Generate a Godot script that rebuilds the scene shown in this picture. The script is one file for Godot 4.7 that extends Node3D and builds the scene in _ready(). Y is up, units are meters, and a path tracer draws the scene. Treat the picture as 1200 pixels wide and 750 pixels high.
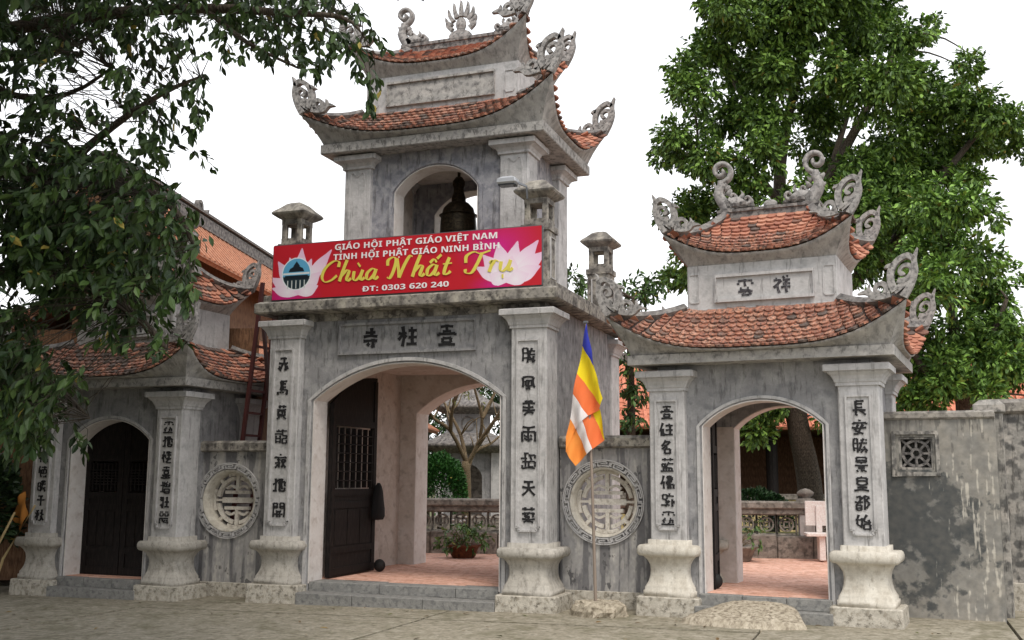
extends Node3D
# Temple gate in three bays under an overcast sky. Units are metres, x runs along the facade, z towards the viewer.

var cam: Camera3D
var rng := RandomNumberGenerator.new()
var M := {}
var taken := {}
var tile_mesh: ArrayMesh
var tile_mats: Array = []
var leaf_mesh: ArrayMesh

# ---------------------------------------------------------------- small helpers
func numbered(called: String) -> String:
	if not taken.has(called):
		taken[called] = 0
		return called
	taken[called] += 1
	return "%s_%03d" % [called, taken[called]]

func thing(called: String, label: String, category: String, where := Vector3.ZERO, turn := 0.0, group := "") -> Node3D:
	var o := Node3D.new()
	o.name = numbered(called)
	add_child(o)
	o.position = where
	o.rotation.y = turn
	o.set_meta("label", label)
	o.set_meta("category", category)
	if group != "":
		o.set_meta("group", group)
	return o

func tag(o: Node3D, label: String, category: String, group := "") -> void:
	o.set_meta("label", label)
	o.set_meta("category", category)
	if group != "":
		o.set_meta("group", group)

func new_st(smooth := false) -> SurfaceTool:
	var st := SurfaceTool.new()
	st.begin(Mesh.PRIMITIVE_TRIANGLES)
	st.set_smooth_group(0 if smooth else -1)
	return st

func put(called: String, st: SurfaceTool, m: Material, parent: Node = null) -> MeshInstance3D:
	st.generate_normals()
	return put_mesh(called, st.commit(), m, parent)

func put_mesh(called: String, mesh: Mesh, m: Material, parent: Node = null) -> MeshInstance3D:
	var o := MeshInstance3D.new()
	o.mesh = mesh
	o.material_override = m
	if parent == null:
		o.name = numbered(called)
		add_child(o)
	else:
		o.name = called
		parent.add_child(o, true)
	return o

func structure(called: String, st: SurfaceTool, m: Material) -> MeshInstance3D:
	var o := put(called, st, m)
	o.set_meta("kind", "structure")
	return o

var uv_box := Rect2()

func tri(st: SurfaceTool, a: Vector3, b: Vector3, c: Vector3) -> void:
	for p in [a, b, c]:
		if uv_box.has_area():
			st.set_uv(Vector2((p.x - uv_box.position.x) / uv_box.size.x, 1.0 - (p.y - uv_box.position.y) / uv_box.size.y))
		st.add_vertex(p)

func quad(st: SurfaceTool, a: Vector3, b: Vector3, c: Vector3, d: Vector3) -> void:
	tri(st, a, b, c); tri(st, a, c, d)

# a box with bevelled upright edges, as a loft of rectangles [half x, half z, y]
func loft(st: SurfaceTool, rings: Array, cx := 0.0, cz := 0.0, ch := 0.008) -> void:
	var prev: Array = []
	for i in rings.size():
		var r: Array = rings[i]
		var hx: float = r[0]
		var hz: float = r[1]
		var y: float = r[2]
		var k: float = min(ch, min(hx, hz) * 0.4)
		var p: Array = [Vector3(cx - hx + k, y, cz + hz), Vector3(cx + hx - k, y, cz + hz), Vector3(cx + hx, y, cz + hz - k), Vector3(cx + hx, y, cz - hz + k),
			Vector3(cx + hx - k, y, cz - hz), Vector3(cx - hx + k, y, cz - hz), Vector3(cx - hx, y, cz - hz + k), Vector3(cx - hx, y, cz + hz - k)]
		if i == 0:
			for j in range(1, 7):
				tri(st, p[0], p[j], p[j + 1])
		else:
			for j in 8:
				var n: int = (j + 1) % 8
				quad(st, prev[j], p[j], p[n], prev[n])
		if i == rings.size() - 1:
			for j in range(1, 7):
				tri(st, p[0], p[j + 1], p[j])
		prev = p

func block(st: SurfaceTool, x0: float, x1: float, y0: float, y1: float, z0: float, z1: float, ch := 0.008) -> void:
	var hx: float = abs(x1 - x0) / 2
	var hz: float = abs(z1 - z0) / 2
	var k: float = min(ch, min(min(hx, hz), abs(y1 - y0) / 2) * 0.4)
	loft(st, [[hx - k, hz - k, y0], [hx, hz, y0 + k], [hx, hz, y1 - k], [hx - k, hz - k, y1]], (x0 + x1) / 2, (z0 + z1) / 2, k)

# box in any placement
func bar(st: SurfaceTool, a: Vector3, b: Vector3, w: float, h: float) -> void:
	var d := (b - a).normalized()
	var u := d.cross(Vector3.UP if abs(d.y) < 0.95 else Vector3.RIGHT).normalized() * w / 2
	var v := u.cross(d).normalized() * h / 2
	var p := [a - u - v, a + u - v, a + u + v, a - u + v, b - u - v, b + u - v, b + u + v, b - u + v]
	for f in [[0, 1, 2, 3], [5, 4, 7, 6], [4, 0, 3, 7], [1, 5, 6, 2], [3, 2, 6, 7], [4, 5, 1, 0]]:
		quad(st, p[f[3]], p[f[2]], p[f[1]], p[f[0]])

func prism(st: SurfaceTool, poly: PackedVector2Array, z0: float, z1: float, xf := Transform3D.IDENTITY) -> void:
	var p := poly
	if Geometry2D.is_polygon_clockwise(p):
		p = p.duplicate(); p.reverse()
	var idx := Geometry2D.triangulate_polygon(p)
	for i in range(0, idx.size(), 3):
		var a: Vector2 = p[idx[i]]
		var b: Vector2 = p[idx[i + 1]]
		var c: Vector2 = p[idx[i + 2]]
		if (b - a).cross(c - a) < 0:
			var t := b; b = c; c = t
		tri(st, xf * Vector3(a.x, a.y, z1), xf * Vector3(c.x, c.y, z1), xf * Vector3(b.x, b.y, z1))
		tri(st, xf * Vector3(a.x, a.y, z0), xf * Vector3(b.x, b.y, z0), xf * Vector3(c.x, c.y, z0))
	for i in p.size():
		var a: Vector2 = p[i]
		var b: Vector2 = p[(i + 1) % p.size()]
		quad(st, xf * Vector3(a.x, a.y, z0), xf * Vector3(a.x, a.y, z1), xf * Vector3(b.x, b.y, z1), xf * Vector3(b.x, b.y, z0))

func tube(st: SurfaceTool, pts: Array, radii: Array, sides := 6) -> void:
	var prev: Array = []
	for i in pts.size():
		var d: Vector3 = (pts[min(i + 1, pts.size() - 1)] - pts[max(i - 1, 0)]).normalized()
		var u := d.cross(Vector3.UP if abs(d.y) < 0.9 else Vector3.RIGHT).normalized()
		var v := u.cross(d).normalized()
		var ring: Array = []
		for k in sides:
			var a := TAU * k / sides
			ring.append(pts[i] + (u * cos(a) + v * sin(a)) * float(radii[i]))
		if i > 0:
			for k in sides:
				quad(st, prev[k], prev[(k + 1) % sides], ring[(k + 1) % sides], ring[k])
		prev = ring
	for k in range(1, sides - 1):
		tri(st, prev[0], prev[k], prev[k + 1])

func lathe(st: SurfaceTool, prof: Array, n: int, c: Vector3) -> void:
	for i in range(prof.size() - 1):
		for k in n:
			var a0 := TAU * k / n
			var a1 := TAU * (k + 1) / n
			var r0: float = prof[i][0]
			var r1: float = prof[i + 1][0]
			var p0 := c + Vector3(cos(a0) * r0, prof[i][1], sin(a0) * r0)
			var p1 := c + Vector3(cos(a1) * r0, prof[i][1], sin(a1) * r0)
			var p2 := c + Vector3(cos(a1) * r1, prof[i + 1][1], sin(a1) * r1)
			var p3 := c + Vector3(cos(a0) * r1, prof[i + 1][1], sin(a0) * r1)
			if r0 > 1e-5: tri(st, p0, p3, p1)
			if r1 > 1e-5: tri(st, p1, p3, p2)

func blob(st: SurfaceTool, c: Vector3, r: Vector3, n := 8) -> void:
	var prof: Array = []
	for i in n + 1:
		var a := PI * i / n
		prof.append([sin(a), -cos(a)])
	for i in n:
		for k in n * 2:
			var a0 := PI * k / n
			var a1 := PI * (k + 1) / n
			var p: Array = []
			for q in [[i, a0], [i + 1, a0], [i + 1, a1], [i, a1]]:
				p.append(c + Vector3(cos(q[1]) * prof[q[0]][0] * r.x, prof[q[0]][1] * r.y, sin(q[1]) * prof[q[0]][0] * r.z))
			quad(st, p[0], p[1], p[2], p[3])

func smooth_line(pts: Array, per := 6) -> Array:
	var out: Array = []
	for i in range(pts.size() - 1):
		var p0: Vector2 = pts[max(i - 1, 0)]
		var p1: Vector2 = pts[i]
		var p2: Vector2 = pts[i + 1]
		var p3: Vector2 = pts[min(i + 2, pts.size() - 1)]
		for k in per:
			out.append(p1.cubic_interpolate(p2, p0, p3, float(k) / per))
	out.append(pts[pts.size() - 1])
	return out

# a flat band of varying width that follows a line in the xy plane and has a thickness in z
func ribbon(st: SurfaceTool, pts: Array, w: Array, z0: float, z1: float, xf := Transform3D.IDENTITY) -> void:
	var pl := Vector2.ZERO
	var pr := Vector2.ZERO
	var n := pts.size()
	for i in n:
		var d: Vector2 = (pts[min(i + 1, n - 1)] - pts[max(i - 1, 0)]).normalized()
		var f: float = float(i) / maxi(n - 1, 1) * (w.size() - 1)
		var k := int(min(floor(f), w.size() - 2))
		var h: float = lerp(float(w[k]), float(w[k + 1]), f - k) / 2
		var l: Vector2 = pts[i] + Vector2(-d.y, d.x) * h
		var r: Vector2 = pts[i] - Vector2(-d.y, d.x) * h
		if i > 0:
			var a := [Vector3(pl.x, pl.y, z1), Vector3(pr.x, pr.y, z1), Vector3(r.x, r.y, z1), Vector3(l.x, l.y, z1)]
			var b := [Vector3(pl.x, pl.y, z0), Vector3(pr.x, pr.y, z0), Vector3(r.x, r.y, z0), Vector3(l.x, l.y, z0)]
			for q in 4:
				a[q] = xf * a[q]; b[q] = xf * b[q]
			quad(st, a[0], a[3], a[2], a[1])
			quad(st, b[0], b[1], b[2], b[3])
			quad(st, a[0], b[0], b[3], a[3])
			quad(st, a[2], b[2], b[1], a[1])
			if i == 1: quad(st, a[0], a[1], b[1], b[0])
			if i == n - 1: quad(st, a[3], b[3], b[2], a[2])
		pl = l; pr = r

func spiral(c: Vector2, r0: float, r1: float, a0: float, a1: float, n := 22) -> Array:
	var out: Array = []
	for i in n + 1:
		var t := float(i) / n
		var a: float = lerp(a0, a1, t)
		out.append(c + Vector2(cos(a), sin(a)) * lerp(r0, r1, t))
	return out

# direction of a photo pixel at a chosen distance from the lens
func at(u: float, v: float, depth: float) -> Vector3:
	return cam.transform * (Vector3((u - 600.0) / 1240.0, (375.0 - v) / 1240.0, -1.0) * depth)

# ---------------------------------------------------------------- materials
func noise(freq: float, seed_: int, oct := 4, kind := FastNoiseLite.TYPE_SIMPLEX_SMOOTH) -> FastNoiseLite:
	var n := FastNoiseLite.new()
	n.noise_type = kind
	n.seed = seed_
	n.frequency = freq
	n.fractal_octaves = oct
	return n

func field(size: int, freq: float, seed_: int, oct := 4) -> PackedByteArray:
	var im := noise(freq, seed_, oct).get_seamless_image(size, size)
	im.convert(Image.FORMAT_L8)
	return im.get_data()

func col(r: float, g: float, b: float) -> Color:
	return Color(r / 255.0, g / 255.0, b / 255.0)

# mottled surface: base colour, two kinds of patches and grain
func mottled(base: Color, pale: Color, dark: Color, pale_at: float, dark_at: float, grain: float, seed_: int, size := 256, freq := 0.02, soft := 0.2, fine := 0.25) -> ImageTexture:
	var a := field(size, freq, seed_, 5)
	var b := field(size, freq * 1.7, seed_ + 11, 5)
	var c := field(size, 0.16, seed_ + 23, 2)
	var e := field(size, freq * 4.0, seed_ + 37, 4)
	var out := PackedByteArray()
	out.resize(size * size * 3)
	for i in size * size:
		var p := smoothstep(pale_at - soft, pale_at + soft, (a[i] * (1.0 - fine) + e[i] * fine) / 255.0)
		var d := smoothstep(dark_at - soft * 0.6, dark_at + soft, (b[i] * (1.0 - fine) + e[i] * fine) / 255.0)
		var g := 1.0 + grain * ((c[i] + e[i] * 0.6) / 408.0 - 0.5)
		var q := base.lerp(pale, p).lerp(dark, d)
		out[i * 3] = int(clamp(q.r * g, 0, 1) * 255)
		out[i * 3 + 1] = int(clamp(q.g * g, 0, 1) * 255)
		out[i * 3 + 2] = int(clamp(q.b * g, 0, 1) * 255)
	return ImageTexture.create_from_image(Image.create_from_data(size, size, false, Image.FORMAT_RGB8, out))

# run-off streaks and mould blotches as a see-through layer
func streaks(tint: Color, threshold: float, strength: float, seed_: int, size := 256) -> ImageTexture:
	var out := PackedByteArray()
	out.resize(size * size * 4)
	var a := field(size, 0.02, seed_ + 3, 5)
	var g := field(size, 0.12, seed_ + 5, 3)
	for y in size:
		for x in size:
			var i := y * size + x
			var s := (float(a[i]) * 0.8 + g[i] * 0.35) / 293.0
			var k := smoothstep(threshold - 0.06, threshold + 0.2, s) * strength
			out[i * 4] = int(tint.r * 255)
			out[i * 4 + 1] = int(tint.g * 255)
			out[i * 4 + 2] = int(tint.b * 255)
			out[i * 4 + 3] = int(k * 255)
	return ImageTexture.create_from_image(Image.create_from_data(size, size, false, Image.FORMAT_RGBA8, out))

func bumps(freq: float, seed_: int, strength: float, size := 256) -> ImageTexture:
	var im := noise(freq, seed_, 5).get_seamless_image(size, size)
	im.convert(Image.FORMAT_RGBA8)
	im.bump_map_to_normal_map(strength)
	return ImageTexture.create_from_image(im)

func surface(tex: Texture2D, tile: float, rough := 0.92, normal: Texture2D = null, depth := 0.6) -> StandardMaterial3D:
	var m := StandardMaterial3D.new()
	m.albedo_texture = tex
	m.roughness = rough
	m.metallic_specular = 0.3
	m.uv1_triplanar = true
	m.uv1_world_triplanar = true
	m.uv1_scale = Vector3.ONE / tile
	if normal:
		m.normal_enabled = true
		m.normal_texture = normal
		m.normal_scale = depth
	return m

func overlay(m: StandardMaterial3D, tex: Texture2D, sx: float, sy: float) -> StandardMaterial3D:
	m.detail_enabled = true
	m.detail_albedo = tex
	m.detail_blend_mode = BaseMaterial3D.BLEND_MODE_MIX
	m.detail_uv_layer = BaseMaterial3D.DETAIL_UV_2
	m.uv2_triplanar = true
	m.uv2_world_triplanar = true
	m.uv2_scale = Vector3(1.0 / sx, 1.0 / sy, 1.0 / sx)
	return m

func plain(c: Color, rough := 0.8, metal := 0.0) -> StandardMaterial3D:
	var m := StandardMaterial3D.new()
	m.albedo_color = c
	m.roughness = rough
	m.metallic = metal
	return m

# the black mould on the boundary wall: one ragged growth below the vent, paler lime runs at the free end
func mould_face() -> StandardMaterial3D:
	var w := 256
	var h := 512
	var n1 := noise(0.012, 301, 6)
	n1.fractal_gain = 0.62
	var n2 := noise(0.035, 302, 5)
	var n3 := noise(0.02, 303, 4)
	var im := Image.create(w, h, false, Image.FORMAT_RGB8)
	for y in h:
		for x in w:
			var u := float(x) / w
			var v := float(y) / h
			var a := n1.get_noise_2d(x, y)
			var b := n2.get_noise_2d(x, y)
			var run := n3.get_noise_2d(x * 3.0, y * 0.28)
			var inside := 1.0 - Vector2((u - 0.30) / 0.50, (v - 0.52) / 0.30).length()
			var mould := smoothstep(-0.12, 0.24, inside * 0.7 + a * 0.85 + b * 0.22)
			var lime := smoothstep(0.12, 0.36, run + b * 0.3 - absf(u - 0.86) * 0.9)
			var top := smoothstep(0.0, 0.22, run * 0.9 + a * 0.5 + 0.10 - v * 1.6)
			var c := col(132, 130, 125).lerp(col(154, 149, 140), clampf(0.5 + a * 1.4, 0, 1))
			c = c.lerp(col(104, 102, 98), top * 0.7)
			c = c.lerp(col(74, 76, 76), mould * (0.82 + 0.4 * b))
			c = c.lerp(col(190, 184, 172), lime * 0.8)
			var g := 1.0 + b * 0.14
			im.set_pixel(x, y, Color(clampf(c.r * g, 0, 1), clampf(c.g * g, 0, 1), clampf(c.b * g, 0, 1)))
	var m := StandardMaterial3D.new()
	m.albedo_texture = ImageTexture.create_from_image(im)
	m.roughness = 0.95
	m.metallic_specular = 0.3
	return m

# low walls: broad dark and pale rain runs with ragged edges
func run_face(seed_: int) -> StandardMaterial3D:
	var w := 256
	var n1 := noise(0.02, seed_, 6)
	n1.fractal_gain = 0.6
	var n2 := noise(0.07, seed_ + 1, 4)
	var n3 := noise(0.012, seed_ + 2, 4)
	var im := Image.create(w, w, false, Image.FORMAT_RGB8)
	for y in w:
		for x in w:
			var a := n1.get_noise_2d(x, y)
			var b := n2.get_noise_2d(x, y)
			var run := n3.get_noise_2d(x * 2.2, y * 0.22)
			var c := col(152, 150, 149).lerp(col(172, 169, 165), clampf(0.5 + a * 1.5, 0, 1))
			c = c.lerp(col(100, 99, 101), smoothstep(0.06, 0.24, run + b * 0.14 + a * 0.2) * 0.75)
			c = c.lerp(col(190, 186, 179), smoothstep(0.14, 0.32, -run + b * 0.12 + a * 0.12) * 0.7)
			c = c.lerp(col(78, 77, 78), smoothstep(0.34, 0.46, a + b * 0.3) * 0.7)
			var g := 1.0 + b * 0.10
			im.set_pixel(x, y, Color(clampf(c.r * g, 0, 1), clampf(c.g * g, 0, 1), clampf(c.b * g, 0, 1)))
	var m := StandardMaterial3D.new()
	m.albedo_texture = ImageTexture.create_from_image(im)
	m.roughness = 0.95
	m.metallic_specular = 0.3
	return m

func make_materials() -> void:
	var rough_n := bumps(0.05, 5, 1.6)
	var fine_n := bumps(0.14, 9, 1.6)
	var run := streaks(col(74, 72, 72), 0.60, 0.62, 41, 512)
	var run2 := streaks(col(58, 56, 54), 0.56, 0.75, 77, 512)
	var t_grey := mottled(col(145, 144, 145), col(162, 161, 161), col(127, 127, 129), 0.56, 0.60, 0.13, 1, 512, 0.012)
	M.wall = overlay(surface(t_grey, 2.3, 0.93, rough_n, 0.25), run, 0.8, 5.5)
	var t_tower := mottled(col(152, 152, 157), col(172, 171, 174), col(132, 133, 140), 0.54, 0.56, 0.12, 3, 512, 0.012)
	M.tower = overlay(surface(t_tower, 1.9, 0.93, rough_n, 0.2), run, 1.0, 7.5)
	var t_pier := mottled(col(184, 182, 181), col(196, 194, 193), col(165, 164, 163), 0.55, 0.64, 0.10, 6)
	M.pier = overlay(surface(t_pier, 1.6, 0.92, fine_n, 0.25), streaks(col(92, 89, 87), 0.64, 0.6, 43), 0.55, 4.4)
	var t_cream := mottled(col(200, 194, 182), col(212, 207, 196), col(174, 166, 152), 0.55, 0.62, 0.16, 8)
	M.cream = overlay(surface(t_cream, 1.1, 0.9, fine_n, 0.25), streaks(col(104, 96, 84), 0.66, 0.6, 47), 0.4, 1.2)
	var t_plinth := mottled(col(182, 176, 164), col(196, 190, 178), col(146, 139, 126), 0.56, 0.60, 0.22, 10)
	M.plinth = overlay(surface(t_plinth, 0.9, 0.93, rough_n, 0.5), streaks(col(76, 71, 62), 0.62, 0.7, 78), 0.5, 0.6)
	var t_cornice := mottled(col(146, 141, 134), col(172, 166, 154), col(98, 94, 90), 0.56, 0.55, 0.22, 12, 256, 0.016, 0.2)
	M.cornice = overlay(surface(t_cornice, 1.6, 0.95, rough_n, 0.25), run2, 0.8, 1.0)
	var t_band := mottled(col(166, 163, 159), col(182, 178, 173), col(132, 130, 128), 0.56, 0.6, 0.16, 14)
	M.band = overlay(surface(t_band, 1.2, 0.93, rough_n, 0.25), streaks(col(70, 68, 66), 0.60, 0.65, 79), 0.7, 1.3)
	var t_ridge := mottled(col(122, 118, 116), col(150, 145, 140), col(80, 78, 77), 0.55, 0.54, 0.26, 16)
	M.ridge = surface(t_ridge, 0.8, 0.95, rough_n, 0.6)
	var t_orn := mottled(col(156, 152, 149), col(178, 174, 170), col(112, 110, 109), 0.54, 0.56, 0.2, 17)
	M.ornament = surface(t_orn, 0.6, 0.93, rough_n, 0.4)
	var t_white := mottled(col(216, 209, 204), col(224, 219, 215), col(196, 187, 180), 0.5, 0.68, 0.06, 18)
	M.white = surface(t_white, 2.0, 0.9, fine_n, 0.15)
	var t_soffit := mottled(col(198, 187, 178), col(208, 199, 192), col(174, 163, 154), 0.5, 0.66, 0.08, 19)
	M.soffit = surface(t_soffit, 2.0, 0.92, fine_n, 0.15)
	var t_mould := mottled(col(136, 133, 128), col(160, 155, 146), col(86, 87, 87), 0.58, 0.52, 0.28, 20, 512, 0.011, 0.2, 0.55)
	M.mould = overlay(surface(t_mould, 2.6, 0.95, rough_n, 0.6), streaks(col(164, 158, 146), 0.62, 0.42, 51), 0.9, 2.2)
	M.mould_face = mould_face()
	M.mould_face.normal_enabled = false
	var t_mould2 := mottled(col(150, 147, 141), col(178, 172, 164), col(96, 95, 93), 0.56, 0.54, 0.26, 21, 256, 0.02, 0.16)
	M.mould2 = overlay(surface(t_mould2, 1.7, 0.95, rough_n, 0.5), run2, 0.6, 4.0)
	M.grey_base = overlay(surface(mottled(col(178, 173, 164), col(192, 187, 178), col(150, 145, 136), 0.55, 0.62, 0.16, 81), 1.1, 0.92, fine_n, 0.3), streaks(col(86, 82, 76), 0.62, 0.6, 82), 0.45, 1.1)
	M.ink = plain(col(30, 29, 31), 0.85)
	M.faded_ink = surface(mottled(col(70, 68, 72), col(120, 117, 118), col(52, 51, 54), 0.6, 0.5, 0.2, 22, 128), 0.2)
	# roof tiles: six firings
	var tc := [col(176, 120, 97), col(165, 109, 88), col(184, 132, 109), col(154, 101, 83), col(127, 93, 80), col(96, 81, 74)]
	for i in 6:
		var tt := mottled(tc[i], tc[i].lightened(0.2), col(78, 70, 65), 0.56, 0.56, 0.34, 60 + i, 128, 0.04, 0.14)
		tile_mats.append(surface(tt, 0.45, 0.88, fine_n, 0.5))
	M.tile_mass = plain(Color.WHITE, 0.9)
	M.tile_mass.vertex_color_use_as_albedo = true
	M.deck = plain(col(70, 60, 56), 0.95)
	M.wood = surface(mottled(col(30, 25, 24), col(40, 34, 32), col(20, 17, 17), 0.55, 0.55, 0.3, 24, 256), 0.6, 0.62)
	M.wood.uv1_scale = Vector3(4, 0.7, 4)
	M.slate = surface(mottled(col(134, 133, 130), col(146, 145, 141), col(112, 112, 111), 0.56, 0.60, 0.18, 26), 0.8, 0.85, rough_n, 0.8)
	M.ground = overlay(surface(mottled(col(146, 139, 123), col(162, 155, 140), col(120, 114, 98), 0.56, 0.60, 0.30, 28, 512, 0.03), 3.4, 0.95, rough_n, 0.35), streaks(col(100, 97, 74), 0.56, 0.5, 53, 512), 7.5, 7.5)
	M.soil = surface(mottled(col(78, 74, 58), col(96, 90, 70), col(52, 56, 38), 0.56, 0.5, 0.35, 30), 1.2, 0.97, rough_n, 1.0)
	M.garden = surface(mottled(col(92, 96, 60), col(112, 112, 74), col(72, 66, 50), 0.56, 0.55, 0.35, 31), 1.5, 0.97, rough_n, 0.8)
	M.brick = surface(mottled(col(214, 166, 146), col(226, 184, 166), col(182, 136, 116), 0.55, 0.62, 0.24, 32), 1.6, 0.93, fine_n, 0.5)
	M.stone = surface(mottled(col(132, 124, 116), col(156, 147, 139), col(92, 87, 82), 0.54, 0.55, 0.26, 34), 1.3, 0.95, rough_n, 0.5)
	M.rubble = surface(mottled(col(168, 158, 140), col(192, 182, 164), col(108, 98, 84), 0.54, 0.56, 0.3, 36), 0.6, 0.95, rough_n, 1.0)
	M.bronze = surface(mottled(col(66, 58, 46), col(84, 74, 58), col(42, 38, 32), 0.55, 0.55, 0.2, 38, 256), 0.5, 0.5)
	M.bronze.metallic = 0.6
	M.steel = plain(col(80, 38, 36), 0.7, 0.1)
	M.grey_metal = plain(col(120, 122, 126), 0.45, 0.6)
	M.bark = surface(mottled(col(82, 74, 64), col(108, 99, 88), col(50, 45, 40), 0.55, 0.52, 0.4, 44, 256, 0.03), 0.5, 0.95, rough_n, 1.0)
	M.bark.uv1_scale = Vector3(4, 1.2, 4)
	M.dark_bark = plain(col(58, 52, 44), 0.95)
	M.pale_bark = surface(mottled(col(120, 104, 82), col(146, 130, 106), col(80, 70, 54), 0.55, 0.56, 0.3, 46, 256, 0.03), 0.4, 0.95)
	M.leaf = plain(Color.WHITE, 0.5)
	M.leaf.vertex_color_use_as_albedo = true
	M.leaf.metallic_specular = 0.4
	M.leaf.backlight = Color(0.5, 0.6, 0.16)
	M.timber = surface(mottled(col(118, 88, 66), col(136, 104, 80), col(92, 68, 52), 0.55, 0.56, 0.3, 54, 256), 0.8, 0.8)
	M.timber.uv1_scale = Vector3(3, 0.6, 3)
	M.yellow_wall = surface(mottled(col(206, 186, 134), col(218, 202, 156), col(160, 140, 100), 0.55, 0.62, 0.2, 48, 256), 1.0)
	M.orange_roof = surface(mottled(col(184, 130, 104), col(198, 150, 124), col(138, 98, 80), 0.55, 0.62, 0.2, 50, 256), 0.8, 0.9)
	M.red_roof = surface(mottled(col(196, 122, 98), col(210, 142, 116), col(140, 88, 70), 0.55, 0.62, 0.2, 51, 256), 0.8, 0.9)
	M.terrazzo = surface(mottled(col(226, 216, 210), col(236, 230, 226), col(220, 200, 196), 0.5, 0.62, 0.2, 52, 256, 0.03), 0.4, 0.4)

# ---------------------------------------------------------------- lettering
# brush strokes on a ten by ten grid: x1 y1 x2 y2, y downwards
var GLYPH := {
	"寺": [2272, 5054, 1484, 1686, 6569, 6958, 3748],
	"柱": [2029, 343, 2306, 2345, 6171, 5292, 5595, 4898, 7278],
	"壹": [2181, 5053, 3373, 1494, 1415, 9495, 3676, 3638, 7678, 3878, 1999],
	"赤": [2171, 5054, 1484, 4429, 6469, 2618, 7688],
	"馬": [3036, 3080, 3272, 3474, 5056, 3686, 8689, 8978, 1719, 3738, 5758],
	"黃": [2181, 3032, 6062, 1383, 2474, 2427, 7477, 2677, 5457, 2777, 3819, 6889],
	"龍": [1151, 3031, 353, 1419, 4449, 1646, 1848, 6064, 6191, 6494, 9496, 6696, 6669, 6999, 9997],
	"寂": [5051, 1292, 1213, 9293, 3347, 3454, 1656, 3719, 4749, 6494, 9469, 6499],
	"地": [2028, 441, 838, 5058, 5898, 9896, 4392, 9295, 7077],
	"開": [1019, 1040, 4043, 1242, 1343, 9099, 6090, 6063, 6292, 6393, 3575, 2787, 4549, 6569],
	"騰": [1018, 1040, 4049, 1343, 1646, 6060, 5292, 5494, 7056, 7698, 5858, 5589, 8589, 5787],
	"風": [1218, 1282, 8287, 8798, 3474, 3437, 7477, 3777, 5459, 3969],
	"美": [3042, 7062, 1292, 1484, 5056, 1696, 5729, 5788],
	"雨": [1090, 1319, 1393, 9399, 5059, 2546, 2748, 6576, 6778],
	"超": [2050, 3035, 343, 1565, 3538, 1719, 1999, 5191, 9193, 6174, 5595, 5558, 9598, 5888],
	"天": [2181, 1494, 5155, 5519, 5599],
	"葉": [1191, 3032, 7072, 1494, 3336, 6336, 3666, 8386, 1797, 5559, 5829, 5889],
	"住": [2006, 2439, 1419, 6171, 4292, 4595, 3898, 7278],
	"名": [4014, 4171, 7116, 3355, 3676, 3639, 7679, 3979],
	"藍": [1191, 3032, 7072, 1416, 1444, 1646, 3436, 6494, 6346, 2787, 2729, 8789, 4749, 6769, 999],
	"佛": [2006, 2429, 4183, 8183, 4484, 4446, 4696, 9699, 5059, 7079],
	"跡": [1141, 1114, 4144, 1444, 3448, 3646, 868, 5292, 6062, 6539, 8489, 5547, 9597, 8889],
	"靈": [1191, 1213, 9293, 5053, 2535, 6575, 1636, 1628, 4646, 6686, 6668, 8688, 2979, 5859, 999],
	"長": [3037, 3080, 3272, 3474, 1696, 3739, 3949, 8677, 5699],
	"安": [5051, 1292, 1213, 9293, 4327, 2779, 7349, 4919, 595],
	"勝": [1018, 1030, 3039, 1333, 1636, 5161, 9181, 4393, 7055, 5548, 7598, 5797, 9789, 7759],
	"景": [2080, 2023, 8083, 2282, 2383, 5354, 1595, 3676, 6637, 3777, 5759, 2839, 6889],
	"皇": [5041, 2181, 2125, 8185, 2383, 2585, 2787, 5759, 999, 2787],
	"都": [1141, 3035, 454, 5116, 1646, 1619, 4649, 1848, 1949, 6069, 6091, 9173, 7395, 9578],
	"始": [2016, 343, 4238, 1648, 7054, 5495, 8395, 5696, 5659, 9699, 5999],
	"樓": [2029, 343, 2306, 2345, 4191, 5052, 5393, 7076, 4696, 6559, 5999, 8649],
	"臺": [2181, 5052, 1383, 3474, 3436, 7476, 3676, 1797, 4858, 2888, 5659, 999],
	"增": [2028, 343, 838, 4041, 7061, 4193, 4144, 9194, 4494, 6164, 4696, 4649, 9699, 4888, 4999],
	"壯": [3039, 1013, 1333, 1639, 5494, 7078, 5898],
	"麗": [1040, 6090, 1113, 4143, 1343, 6163, 9193, 6393, 1585, 1519, 3558, 5595, 5898, 6667, 8699],
	"參": [5041, 2272, 1434, 6484, 1333, 6383, 5316, 5496, 6537, 7639, 8729],
	"德": [2016, 2346, 2439, 4191, 7073, 4393, 4346, 9396, 4696, 6366, 4849, 6999, 9889],
	"暎": [1218, 1242, 4248, 1545, 1848, 4191, 5062, 8072, 5393, 5656, 4696, 7049, 7699],
	"千": [7121, 1494, 5159],
	"秋": [4111, 343, 2129, 2307, 2345, 7069, 6353, 8494, 6949, 6599],
	"雲": [1191, 1213, 9293, 5054, 2535, 6575, 2676, 1797, 5739, 3979, 7689],
	"祥": [1121, 242, 4206, 2439, 5061, 8070, 5292, 5494, 4696, 7279],
}

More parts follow.
